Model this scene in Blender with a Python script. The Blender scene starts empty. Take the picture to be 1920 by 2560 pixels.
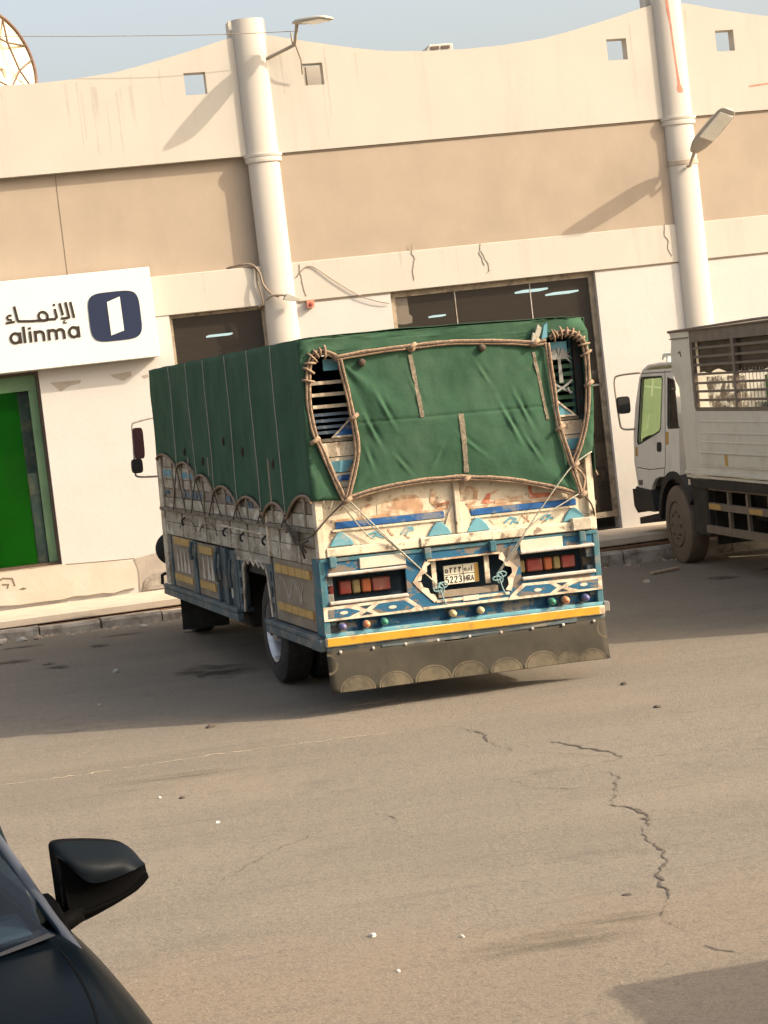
import bpy, bmesh, math, random
from mathutils import Vector, Matrix, noise
from mathutils.geometry import tessellate_polygon

random.seed(7)
S = bpy.context.scene
COL = S.collection
PI = math.pi

# ------------------------------------------------------------------ camera, sky, sun, exposure
CAM_POS = Vector((0.0, -26.859, 2.228))
F_ = Vector((0.2112, 0.9757, -0.0576)).normalized()
R_ = Vector((0.969, -0.217, -0.115)); R_ = (R_ - F_ * R_.dot(F_)).normalized()
U_ = R_.cross(F_)
cam = bpy.data.cameras.new('camera')
cam.sensor_fit = 'VERTICAL'; cam.sensor_height = 24.0; cam.lens = 47.75
cam.clip_start = 0.1; cam.clip_end = 2000
co = bpy.data.objects.new('camera', cam); COL.objects.link(co)
co.matrix_world = Matrix(((R_.x, U_.x, -F_.x, CAM_POS.x), (R_.y, U_.y, -F_.y, CAM_POS.y), (R_.z, U_.z, -F_.z, CAM_POS.z), (0, 0, 0, 1)))
S.camera = co

SUN_AZ, SUN_EL = math.radians(66), math.radians(31)       # azimuth from the outward wall normal towards +X
sdir = Vector((math.cos(SUN_EL) * math.sin(SUN_AZ), -math.cos(SUN_EL) * math.cos(SUN_AZ), math.sin(SUN_EL)))
world = bpy.data.worlds.new('World'); S.world = world; world.use_nodes = True
wn = world.node_tree.nodes; wl = world.node_tree.links
bg = wn['Background']; bg.inputs['Strength'].default_value = 0.15
sky = wn.new('ShaderNodeTexSky'); sky.sky_type = 'NISHITA'; sky.sun_disc = False
sky.sun_elevation = SUN_EL; sky.sun_rotation = PI - SUN_AZ
sky.dust_density = 10.0; sky.air_density = 1.2; sky.ozone_density = 1.0; sky.altitude = 0
veil = wn.new('ShaderNodeMix'); veil.data_type = 'RGBA'; veil.blend_type = 'ADD'; veil.inputs['Factor'].default_value = 1.0
veil.inputs[7].default_value = (1.08, 1.07, 1.04, 1)          # even pale veil of light added to the sky to brighten it and the shade
wl.new(sky.outputs[0], veil.inputs[6]); wl.new(veil.outputs[2], bg.inputs[0])
sl = bpy.data.lights.new('sun', 'SUN'); sl.energy = 3.3; sl.angle = math.radians(0.55); sl.color = (1.0, 0.87, 0.70)
so = bpy.data.objects.new('sun', sl); COL.objects.link(so)
so.rotation_euler = sdir.to_track_quat('Z', 'Y').to_euler(); so.location = (20, -20, 20)
S.view_settings.view_transform = 'Standard'; S.view_settings.look = 'None'
S.view_settings.exposure = 0.90; S.view_settings.gamma = 1.0; S.view_settings.use_curve_mapping = False

# ------------------------------------------------------------------ materials
def mat(name, col, rough=0.85, var=0.10, scale=6.0, metal=0.0, bump=0.0, bscale=60.0, stretch=(1, 1, 1),
        dirt=None, dcol=(0.2, 0.15, 0.1), dscale=4.0, dlo=0.52, dhi=0.62, dstretch=(1, 1, 1), dirt2=None, spec=0.3, coat=0.0):
    m = bpy.data.materials.new(name); m.use_nodes = True
    n = m.node_tree.nodes; l = m.node_tree.links; b = n['Principled BSDF']
    b.inputs['Roughness'].default_value = rough; b.inputs['Metallic'].default_value = metal
    b.inputs['Specular IOR Level'].default_value = spec
    if coat: b.inputs['Coat Weight'].default_value = coat
    tc = n.new('ShaderNodeTexCoord')
    def noi(st, sc, det=4.0, seed=0.0, rg=0.55):
        mp = n.new('ShaderNodeMapping'); mp.inputs['Scale'].default_value = st; mp.inputs['Location'].default_value = (seed, seed * 1.7, seed * 0.3)
        l.new(tc.outputs['Object'], mp.inputs['Vector'])
        t = n.new('ShaderNodeTexNoise'); t.inputs['Scale'].default_value = sc; t.inputs['Detail'].default_value = det; t.inputs['Roughness'].default_value = rg
        l.new(mp.outputs[0], t.inputs['Vector']); return t.outputs['Fac']
    def ramp(src, a, b_):
        r = n.new('ShaderNodeMapRange'); r.inputs['From Min'].default_value = a; r.inputs['From Max'].default_value = b_
        l.new(src, r.inputs['Value']); return r.outputs[0]
    def mix(fac, A, B):
        x = n.new('ShaderNodeMix'); x.data_type = 'RGBA'
        l.new(fac, x.inputs['Factor'])
        for k, v in ((6, A), (7, B)):
            if isinstance(v, tuple): x.inputs[k].default_value = (*v[:3], 1)
            else: l.new(v, x.inputs[k])
        return x.outputs[2]
    lo = tuple(max(0, c * (1 - var)) for c in col); hi = tuple(min(1, c * (1 + var)) for c in col)
    c = mix(ramp(noi(stretch, scale), 0.3, 0.7), lo, hi)
    for k, d in enumerate((dirt and (dirt, dcol, dscale, dlo, dhi, dstretch), dirt2)):
        if d:
            f = ramp(noi(d[5], d[2], 6.0, 3.1 + 5 * k, 0.65), d[3], d[4])
            mm = n.new('ShaderNodeMath'); mm.operation = 'MULTIPLY'; mm.inputs[1].default_value = d[0]; l.new(f, mm.inputs[0])
            c = mix(mm.outputs[0], c, d[1])
    l.new(c, b.inputs['Base Color'])
    if bump:
        bp = n.new('ShaderNodeBump'); bp.inputs['Strength'].default_value = bump; bp.inputs['Distance'].default_value = 0.01
        l.new(noi((1, 1, 1), bscale, 5.0), bp.inputs['Height']); l.new(bp.outputs[0], b.inputs['Normal'])
    return m

def emat(name, col, s):
    m = bpy.data.materials.new(name); m.use_nodes = True
    b = m.node_tree.nodes['Principled BSDF']; b.inputs['Base Color'].default_value = (*col, 1)
    b.inputs['Emission Color'].default_value = (*col, 1); b.inputs['Emission Strength'].default_value = s
    return m

def make_translucent(m, f=0.5):
    n = m.node_tree.nodes; l = m.node_tree.links; b = n['Principled BSDF']; t = n.new('ShaderNodeBsdfTranslucent'); mx = n.new('ShaderNodeMixShader'); mx.inputs[0].default_value = f
    src = b.inputs['Base Color'].links[0].from_socket; l.new(src, t.inputs[0]); l.new(b.outputs[0], mx.inputs[1]); l.new(t.outputs[0], mx.inputs[2]); l.new(mx.outputs[0], n['Material Output'].inputs['Surface'])

def stain_mat(name, col, amount, sc, lo, hi, st=(1, 1, 1), fade=True):
    m = bpy.data.materials.new(name); m.use_nodes = True; n = m.node_tree.nodes; l = m.node_tree.links; b = n['Principled BSDF']
    b.inputs['Base Color'].default_value = (*col, 1); b.inputs['Roughness'].default_value = .95; b.inputs['Specular IOR Level'].default_value = .1
    tc = n.new('ShaderNodeTexCoord'); mp = n.new('ShaderNodeMapping'); mp.inputs['Scale'].default_value = st; t = n.new('ShaderNodeTexNoise'); t.inputs['Scale'].default_value = sc; t.inputs['Detail'].default_value = 5
    q = n.new('ShaderNodeMapRange'); q.inputs[1].default_value = lo; q.inputs[2].default_value = hi; q.inputs[4].default_value = amount
    l.new(tc.outputs['Object'], mp.inputs[0]); l.new(mp.outputs[0], t.inputs['Vector']); l.new(t.outputs['Fac'], q.inputs[0])
    if fade:
        ln = n.new('ShaderNodeVectorMath'); ln.operation = 'LENGTH'; l.new(tc.outputs['Object'], ln.inputs[0])
        fd = n.new('ShaderNodeMapRange'); fd.inputs[1].default_value = .95; fd.inputs[2].default_value = .25; l.new(ln.outputs['Value'], fd.inputs[0])
        mu = n.new('ShaderNodeMath'); mu.operation = 'MULTIPLY'; l.new(q.outputs[0], mu.inputs[0]); l.new(fd.outputs[0], mu.inputs[1]); l.new(mu.outputs[0], b.inputs['Alpha'])
    else: l.new(q.outputs[0], b.inputs['Alpha'])
    return m

def glass(name, tint, refl=0.12, rough=0.02, dust=None):
    m = bpy.data.materials.new(name); m.use_nodes = True
    n = m.node_tree.nodes; l = m.node_tree.links; n.remove(n['Principled BSDF'])
    out = n['Material Output']; t = n.new('ShaderNodeBsdfTransparent'); t.inputs[0].default_value = (*tint, 1)
    g = n.new('ShaderNodeBsdfGlossy'); g.inputs['Roughness'].default_value = rough; g.inputs[0].default_value = (0.9, 0.9, 0.9, 1)
    fc = n.new('ShaderNodeLayerWeight'); pw = n.new('ShaderNodeMath'); pw.operation = 'POWER'; pw.inputs[1].default_value = 4.0; l.new(fc.outputs['Facing'], pw.inputs[0])
    lw = n.new('ShaderNodeMath'); lw.operation = 'MULTIPLY_ADD'; lw.inputs[1].default_value = 0.7; lw.inputs[2].default_value = refl * 0.3; l.new(pw.outputs[0], lw.inputs[0])
    mx = n.new('ShaderNodeMixShader'); l.new(lw.outputs[0], mx.inputs[0]); l.new(t.outputs[0], mx.inputs[1]); l.new(g.outputs[0], mx.inputs[2])
    last = mx.outputs[0]
    if dust:
        d = n.new('ShaderNodeBsdfDiffuse'); d.inputs[0].default_value = (*dust[1], 1); m2 = n.new('ShaderNodeMixShader'); m2.inputs[0].default_value = dust[0]
        l.new(last, m2.inputs[1]); l.new(d.outputs[0], m2.inputs[2]); last = m2.outputs[0]
    l.new(last, out.inputs['Surface']); return m

M = {}
streak = (1.0, 1.0, 0.06)
M['cream'] = mat('cream paint', (0.47, 0.43, 0.37), 0.9, 0.035, 1.2, bump=0.15, bscale=25, dirt=0.55, dcol=(0.35, 0.305, 0.25), dscale=3.2, dlo=0.54, dhi=0.80, dstretch=streak, dirt2=(0.25, (0.495, 0.455, 0.39), 0.9, 0.5, 0.7, (1, 1, 1)))
M['tan'] = mat('tan plaster', (0.355, 0.285, 0.216), 0.95, 0.05, 2.0, bump=0.12, bscale=30, dirt=0.5, dcol=(0.29, 0.228, 0.17), dscale=1.3, dlo=0.5, dhi=0.75, dstretch=(1, 1, 0.4))
M['wall'] = mat('white plaster', (0.49, 0.46, 0.425), 0.9, 0.03, 1.5, bump=0.2, bscale=18, dirt=0.35, dcol=(0.42, 0.375, 0.32), dscale=2.4, dlo=0.58, dhi=0.75, dirt2=(0.6, (0.40, 0.34, 0.26), 9.0, 0.66, 0.72, (1, 1, 1)))
M['plinth'] = mat('stained plinth plaster', (0.47, 0.425, 0.35), 0.9, 0.05, 2.0, bump=0.3, bscale=14, dirt=0.5, dcol=(0.40, 0.33, 0.24), dscale=1.8, dlo=0.5, dhi=0.75, dirt2=(0.5, (0.42, 0.35, 0.27), 7.0, 0.62, 0.70, (1, 1, 1)))
M['bare'] = mat('bare grey render', (0.33, 0.285, 0.235), 0.95, 0.12, 5, bump=0.4, bscale=20)
M['column'] = mat('column paint', (0.47, 0.43, 0.375), 0.65, 0.03, 1.5, dirt=0.3, dcol=(0.38, 0.33, 0.28), dscale=2.5, dlo=0.55, dhi=0.8, dstretch=(1, 1, 0.08), spec=0.4)
M['joint'] = mat('dark joint', (0.16, 0.12, 0.08), 0.9)
M['brownframe'] = mat('brown aluminium', (0.10, 0.065, 0.045), 0.5, 0.1, 5, spec=0.4)
M['dustframe'] = mat('dusty window frame', (0.30, 0.24, 0.17), 0.8, 0.25, 9, dirt=0.7, dcol=(0.12, 0.09, 0.06), dscale=6)
M['roomdark'] = mat('dark room wall', (0.22, 0.17, 0.135), 0.9, 0.1, 1)
M['greenboard'] = mat('green board', (0.002, 0.058, 0.001), 0.8, 0.35, 1.1, spec=0.03, stretch=(1, 1, .4))
M['palegreen'] = mat('pale green trim', (0.20, 0.27, 0.18), 0.7, 0.15, 3)
M['concrete'] = mat('sidewalk concrete', (0.46, 0.385, 0.30), 0.95, 0.08, 4, bump=0.3, bscale=40, dirt=0.5, dcol=(0.42, 0.30, 0.21), dscale=3, dlo=0.5, dhi=0.7)
M['kerb'] = mat('kerb concrete', (0.30, 0.265, 0.22), 0.95, 0.2, 5, bump=0.8, bscale=25, dirt=0.85, dcol=(0.12, 0.092, 0.07), dscale=3.5, dlo=0.46, dhi=0.62)
M['soil'] = mat('brown soil', (0.16, 0.09, 0.05), 1.0, 0.3, 10, bump=0.6)
M['white_sign'] = mat('white sign face', (0.66, 0.66, 0.61), 0.5, 0.01, 2, spec=0.3)
M['navy'] = mat('navy print', (0.012, 0.020, 0.052), 0.6, 0.05, 3)
M['letter'] = mat('dark brown lettering', (0.030, 0.020, 0.013), 0.7, 0.05, 3)
M['tarp'] = mat('green canvas', (0.031, 0.075, 0.043), 0.9, 0.16, 2.5, bump=0.5, bscale=14, dirt=0.6, dcol=(0.058, 0.100, 0.064), dscale=2.2, dlo=0.48, dhi=0.70, dirt2=(0.5, (0.08, 0.105, 0.068), 7.0, 0.63, 0.72, (1, 1, 2)), spec=0.15)
M['hem'] = mat('brown rope hem', (0.24, 0.165, 0.11), 0.95, 0.35, 40, bump=0.6, bscale=80)
M['hemdark'] = mat('dark rope', (0.075, 0.055, 0.04), 0.95, 0.3, 30)
M['rope'] = mat('grey rope', (0.33, 0.31, 0.25), 0.95, 0.25, 60, bump=0.5)
M['cyanrope'] = mat('pale cyan rope', (0.17, 0.26, 0.26), 0.9, 0.2, 50)
M['strap'] = mat('frayed webbing', (0.19, 0.16, 0.115), 0.95, 0.35, 45, bump=0.8, bscale=120)
M['cream_paint'] = mat('worn cream truck paint', (0.56, 0.48, 0.355), 0.8, 0.10, 4, bump=0.2, dirt=0.8, dcol=(0.30, 0.215, 0.14), dscale=2.8, dlo=0.49, dhi=0.66, dirt2=(0.85, (0.17, 0.12, 0.085), 10, 0.575, 0.63, (1, 1, 1)))
M['dusty_board'] = mat('dusty weathered board', (0.37, 0.32, 0.245), 0.9, 0.25, 5, bump=0.4, stretch=(1, .25, 1), dirt=0.85, dcol=(0.17, 0.13, 0.09), dscale=4.5, dlo=0.50, dhi=0.62, dirt2=(0.8, (0.58, 0.52, 0.42), 7, 0.56, 0.62, (1, .5, 1)))
M['greybrown'] = mat('grey brown board', (0.22, 0.175, 0.125), 0.9, 0.2, 6, bump=0.3, dirt=0.6, dcol=(0.36, 0.31, 0.24), dscale=6, dlo=0.55, dhi=0.68, stretch=(1, .3, 1))
M['rail_brown'] = mat('dirty rail', (0.15, 0.12, 0.085), 0.8, 0.3, 8, dirt=0.5, dcol=(0.30, 0.26, 0.2), dscale=10)
M['blue'] = mat('worn blue paint', (0.012, 0.088, 0.165), 0.65, 0.15, 4, bump=0.15, dirt=0.95, dcol=(0.155, 0.122, 0.09), dscale=3.4, dlo=0.515, dhi=0.54, dstretch=(.8, 1, 1.8), dirt2=(0.85, (0.13, 0.10, 0.075), 16, 0.60, 0.63, (1, 1, 1)))
M['deepblue'] = mat('deep blue paint', (0.012, 0.075, 0.22), 0.75, 0.25, 8, dirt=0.8, dcol=(0.16, 0.17, 0.18), dscale=8, dlo=0.52, dhi=0.60)
M['fadedblue'] = mat('faded grey blue paint', (0.095, 0.13, 0.165), 0.9, 0.2, 8, dirt=0.8, dcol=(0.27, 0.23, 0.18), dscale=7, dlo=0.5, dhi=0.62)
M['teal'] = mat('teal paint', (0.04, 0.115, 0.14), 0.75, 0.15, 6, dirt=0.85, dcol=(0.18, 0.15, 0.12), dscale=7, dlo=0.50, dhi=0.66)
M['skyblue'] = mat('pale blue paint', (0.10, 0.25, 0.30), 0.8, 0.12, 9, dirt=0.8, dcol=(0.30, 0.29, 0.24), dscale=10, dlo=0.55, dhi=0.66)
M['troughblue'] = mat('dark blue paint', (0.008, 0.055, 0.11), 0.65, 0.2, 6, dirt=0.8, dcol=(0.16, 0.13, 0.095), dscale=4, dlo=0.52, dhi=0.56)
M['recess'] = mat('dark recess', (0.018, 0.035, 0.05), 0.8, 0.2, 6)
M['white_board'] = mat('white number board', (0.50, 0.445, 0.35), 0.8, 0.06, 5, dirt=0.5, dcol=(0.45, 0.36, 0.27), dscale=9, dlo=0.63, dhi=0.68)
M['trim_white'] = mat('white trim paint', (0.56, 0.48, 0.36), 0.75, 0.10, 8, dirt=0.7, dcol=(0.24, 0.16, 0.10), dscale=8, dlo=0.48, dhi=0.58)
M['steel'] = mat('galvanised bar', (0.42, 0.38, 0.33), 0.55, 0.2, 12, metal=0.2, dirt=0.7, dcol=(0.26, 0.15, 0.09), dscale=9, dlo=0.54, dhi=0.64)
M['emblem'] = mat('grey cut sheet', (0.20, 0.20, 0.185), 0.7, 0.15, 9)
M['slateblue'] = mat('grey blue steel', (0.070, 0.092, 0.098), 0.7, 0.2, 6, dirt=0.8, dcol=(0.19, 0.165, 0.13), dscale=5, dlo=0.48, dhi=0.62)
M['yellow'] = mat('yellow bar paint', (0.42, 0.235, 0.018), 0.65, 0.12, 5, dirt=0.85, dcol=(0.20, 0.11, 0.04), dscale=4, dlo=0.56, dhi=0.68)
M['tape'] = mat('yellow reflective tape', (0.42, 0.26, 0.08), 0.6, 0.12, 7, dirt=0.6, dcol=(0.28, 0.19, 0.10), dscale=9, dlo=0.55, dhi=0.66)
M['rubber'] = mat('black rubber', (0.022, 0.020, 0.018), 0.85, 0.2, 8, dirt=0.5, dcol=(0.07, 0.06, 0.05), dscale=5, dlo=0.45, dhi=0.65)
M['mudflap'] = mat('dusty mud flap', (0.036, 0.031, 0.022), 0.9, 0.15, 4, bump=0.2, dirt=0.6, dcol=(0.058, 0.049, 0.035), dscale=2.5, dlo=0.45, dhi=0.7, dirt2=(0.5, (0.022, 0.019, 0.014), 5, 0.58, 0.7, (1, 1, .3)))
M['mudpaint'] = mat('faded tan paint', (0.098, 0.080, 0.052), 0.9, 0.25, 9, dirt=0.92, dcol=(0.044, 0.037, 0.026), dscale=7, dlo=0.44, dhi=0.65)
M['chrome'] = mat('chrome rim', (0.50, 0.49, 0.48), 0.38, 0.15, 5, metal=0.85, dirt=0.85, dcol=(0.2, 0.17, 0.14), dscale=4)
M['chassis'] = mat('greasy chassis', (0.030, 0.026, 0.022), 0.8, 0.3, 6)
M['truckwhite'] = mat('white truck paint', (0.66, 0.63, 0.56), 0.45, 0.03, 3, dirt=0.35, dcol=(0.42, 0.36, 0.28), dscale=2.2, dlo=0.55, dhi=0.75, spec=0.4)
M['boxwhite'] = mat('dusty white box paint', (0.58, 0.55, 0.47), 0.6, 0.05, 3, dirt=0.5, dcol=(0.38, 0.33, 0.26), dscale=2.0, dlo=0.52, dhi=0.75, dirt2=(0.6, (0.25, 0.2, 0.15), 9, 0.68, 0.72, (1, 1, 1)))
M['cagebrown'] = mat('brown cage steel', (0.165, 0.13, 0.10), 0.7, 0.15, 6)
M['browntarp'] = mat('brown canvas', (0.13, 0.10, 0.075), 0.9, 0.15, 4, bump=0.4, bscale=12)
M['black_plastic'] = mat('black plastic', (0.025, 0.023, 0.021), 0.6, 0.15, 6)
M['dustwheel'] = mat('dusty brown wheel', (0.13, 0.10, 0.075), 0.8, 0.15, 5)
M['red'] = mat('red lens', (0.24, 0.035, 0.028), 0.45, 0.1, 20, dirt=0.6, dcol=(0.22, 0.13, 0.09), dscale=9, dlo=0.42, dhi=0.6)
M['orange'] = mat('orange lens', (0.36, 0.10, 0.035), 0.45, 0.1, 20, dirt=0.6, dcol=(0.3, 0.2, 0.12), dscale=9)
M['ylens'] = mat('yellowish lens', (0.24, 0.18, 0.075), 0.45, 0.1, 20, dirt=0.6, dcol=(0.3, 0.22, 0.15), dscale=9)
M['b_purple'] = mat('violet bulb', (0.10, 0.10, 0.22), 0.4, 0.1, 20, dirt=.6, dcol=(.2,.17,.14), dscale=25)
M['b_orange'] = mat('orange bulb', (0.52, 0.19, 0.085), 0.4, 0.1, 20, dirt=.6, dcol=(.3,.2,.14), dscale=25)
M['b_green'] = mat('green bulb', (0.03, 0.20, 0.12), 0.4, 0.1, 20, dirt=.6, dcol=(.15,.15,.12), dscale=25)
M['b_cream'] = mat('cream bulb', (0.52, 0.39, 0.20), 0.4, 0.1, 20, dirt=.6, dcol=(.3,.22,.14), dscale=25)
M['faded_red'] = mat('faded red paint', (0.42, 0.13, 0.07), 0.8, 0.2, 15, dirt=0.7, dcol=(0.60, 0.48, 0.34), dscale=14, dlo=0.5, dhi=0.62)
M['faded_brown'] = mat('faded brown paint', (0.36, 0.22, 0.13), 0.85, 0.2, 12, dirt=0.8, dcol=(0.60, 0.50, 0.36), dscale=10, dlo=0.46, dhi=0.60)
M['platewhite'] = mat('number plate white', (0.68, 0.62, 0.48), 0.5, 0.03)
M['black'] = mat('black paint', (0.02, 0.018, 0.016), 0.6, 0.1)
M['amber'] = mat('amber reflector', (0.45, 0.27, 0.06), 0.4, 0.1)
M['carpaint'] = mat('black car paint', (0.0020, 0.0036, 0.0056), 0.22, 0.05, spec=0.008)
M['carcap'] = mat('dark mirror cap paint', (0.005, 0.007, 0.009), 0.42, 0.05, spec=0.04)
M['mirrorblack'] = mat('matt black mirror housing', (0.002, 0.002, 0.002), 0.7, 0.05, spec=0.03)
M['carrim'] = mat('grey pillar paint', (0.045, 0.05, 0.062), 0.35, 0.05, spec=0.4)
M['carint'] = mat('car interior', (0.035, 0.04, 0.045), 0.8, 0.1)
M['dash'] = mat('grey dashboard top', (0.06, 0.07, 0.078), 0.7, 0.1)
M['lampgrey'] = mat('grey lamp housing', (0.36, 0.33, 0.28), 0.5, 0.06, 5)
M['lamppole'] = mat('dusty lamp arm', (0.36, 0.30, 0.23), 0.7, 0.15, 8)
M['lens'] = mat('frosted lamp lens', (0.82, 0.80, 0.72), 0.3, 0.05)
M['dishmesh'] = mat('cream dish panel', (0.80, 0.72, 0.52), 0.7, 0.04)
M['dishrib'] = mat('brown dish rib', (0.14, 0.085, 0.06), 0.8, 0.15)
M['stone'] = mat('pale stone', (0.34, 0.31, 0.265), 0.9, 0.2, 20, bump=0.4)
M['redstone'] = mat('tan stone', (0.33, 0.25, 0.18), 0.9, 0.2, 20, bump=0.4)
M['litter'] = mat('dark litter', (0.07, 0.055, 0.045), 0.9, 0.2, 20)
M['whitebit'] = mat('white litter', (0.50, 0.47, 0.41), 0.8, 0.08, 20)
M['crack'] = mat('crack filling', (0.074, 0.060, 0.046), 1.0, 0.3, 20)
M['greenpl'] = mat('green plastic', (0.10, 0.25, 0.085), 0.6, 0.1, 6)
M['sheet'] = mat('crumpled white wrap', (0.90, 0.86, 0.74), 0.6, 0.06, 9, bump=0.6, bscale=25, dirt=0.92, dcol=(0.14, 0.105, 0.07), dscale=6, dlo=0.43, dhi=0.54)
M['redpaint'] = mat('red paint drip', (0.46, 0.19, 0.13), 0.7, 0.2, 9)
M['copper'] = mat('grey brown cable', (0.22, 0.17, 0.125), 0.8, 0.2, 20)
M['vanwhite'] = mat('van paint', (0.6, 0.6, 0.58), 0.4, 0.02)
M['light'] = emat('ceiling light panel', (0.62, 0.90, 0.92), 1.1)
M['glassdark'] = glass('dark shop glass', (0.80, 0.77, 0.74), 0.10, dust=(0.11, (0.19, 0.155, 0.125)))
M['glassgreen'] = glass('shop glass', (0.92, 0.97, 0.92), 0.02)
M['cabglass'] = glass('green tinted cab glass', (0.81, 0.89, 0.76), 0.05)
M['rearglass'] = glass('smoked cab glass', (0.10, 0.09, 0.075), 0.10, dust=(0.25, (0.16, 0.13, 0.10)))
M['carglass'] = glass('windscreen glass', (0.42, 0.52, 0.58), 0.08)

make_translucent(M['sheet'], .20)
M['stain'] = stain_mat('road stain', (0.055, 0.044, 0.034), 0.85, 2.2, 0.36, 0.62, (.7, 1.2, 1))
M['palestain'] = stain_mat('pale road stain', (0.105, 0.092, 0.066), 0.38, 2.0, 0.34, 0.64, (.6, 1.4, 1))
M['drip'] = stain_mat('rain streak', (0.31, 0.265, 0.205), 0.17, 3.0, 0.30, 0.70, (4, 1, .8), False)
def road_material():
    m = bpy.data.materials.new('dusty asphalt'); m.use_nodes = True
    n = m.node_tree.nodes; l = m.node_tree.links; b = n['Principled BSDF']; b.inputs['Roughness'].default_value = 0.92; b.inputs['Specular IOR Level'].default_value = 0.2
    tc = n.new('ShaderNodeTexCoord')
    def noi(st, sc, det, rot=0.0, rg=0.55):
        mp = n.new('ShaderNodeMapping'); mp.inputs['Scale'].default_value = st; mp.inputs['Rotation'].default_value = (0, 0, rot)
        l.new(tc.outputs['Object'], mp.inputs[0]); t = n.new('ShaderNodeTexNoise'); t.inputs['Scale'].default_value = sc; t.inputs['Detail'].default_value = det; t.inputs['Roughness'].default_value = rg
        l.new(mp.outputs[0], t.inputs['Vector']); return t.outputs['Fac']
    def rng(s, a, b_, c=0.0, d=1.0):
        r = n.new('ShaderNodeMapRange'); r.inputs[1].default_value = a; r.inputs[2].default_value = b_; r.inputs[3].default_value = c; r.inputs[4].default_value = d; l.new(s, r.inputs[0]); return r.outputs[0]
    def mix(f, A, B):
        x = n.new('ShaderNodeMix'); x.data_type = 'RGBA'; l.new(f, x.inputs['Factor'])
        for k, v in ((6, A), (7, B)):
            if isinstance(v, tuple): x.inputs[k].default_value = (*v, 1)
            else: l.new(v, x.inputs[k])
        return x.outputs[2]
    asph = (0.150, 0.128, 0.101); dust = (0.175, 0.149, 0.117); sand = (0.194, 0.161, 0.121)
    c = mix(rng(noi((0.22, 1.0, 1), 1.3, 6, 0.03), 0.35, 0.68), asph, dust)              # streaks along the traffic
    c = mix(rng(noi((0.10, 1.0, 1), 5.0, 5, 0.05), 0.52, 0.75, 0, 0.5), c, dust)
    c = mix(rng(noi((1, 1, 1), 0.45, 5), 0.50, 0.70, 0, 0.7), c, sand)                    # sand drifts
    c = mix(rng(noi((0.5, 1, 1), 2.2, 6, 0.0, 0.7), 0.60, 0.72, 0, 0.45), c, (0.088, 0.074, 0.060))   # oil and damp stains
    # a sandier verge close to the viewer
    sp = n.new('ShaderNodeSeparateXYZ'); l.new(tc.outputs['Object'], sp.inputs[0])
    ad = n.new('ShaderNodeMath'); ad.operation = 'MULTIPLY_ADD'; ad.inputs[1].default_value = 1.6
    l.new(noi((0.6, 1, 1), 1.6, 6), ad.inputs[0]); l.new(sp.outputs['Y'], ad.inputs[2])
    c = mix(rng(ad.outputs[0], -16.4, -17.0, 0, 0.5), c, (0.212, 0.164, 0.112))
    mid = noi((1, 1, 1), 22.0, 5, 0, 0.75); c = mix(rng(mid, 0.36, 0.50, 0.40, 0), c, (0.085, 0.072, 0.058)); c = mix(rng(mid, 0.56, 0.72, 0, 0.35), c, (0.215, 0.182, 0.142))
    c = mix(rng(noi((0.05, 1.0, 1), 9.0, 3, 0.09), 0.60, 0.72, 0, 0.35), c, (0.10, 0.086, 0.07))
    fine = noi((1, 1, 1), 75.0, 4, 0, 0.7)
    c = mix(rng(fine, 0.32, 0.48, 0.55, 0), c, (0.07, 0.06, 0.05)); c = mix(rng(fine, 0.55, 0.72, 0, 0.6), c, (0.26, 0.22, 0.17))
    l.new(c, b.inputs['Base Color'])
    bp = n.new('ShaderNodeBump'); bp.inputs['Strength'].default_value = 0.8; bp.inputs['Distance'].default_value = 0.010
    l.new(noi((1, 1, 1), 48.0, 6, 0, 0.7), bp.inputs['Height']); l.new(bp.outputs[0], b.inputs['Normal'])
    return m
M['road'] = road_material()

# ------------------------------------------------------------------ helpers
def thing(name, label, cat, loc=(0, 0, 0), mw=None, group=None):
    o = bpy.data.objects.new(name, None); COL.objects.link(o); o.empty_display_size = 0.2
    if mw is not None: o.matrix_world = mw
    else: o.location = loc
    o['label'] = label; o['category'] = cat
    if group: o['group'] = group
    return o

def tag(o, label, cat, group=None):
    o['label'] = label; o['category'] = cat
    if group: o['group'] = group
    return o

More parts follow.
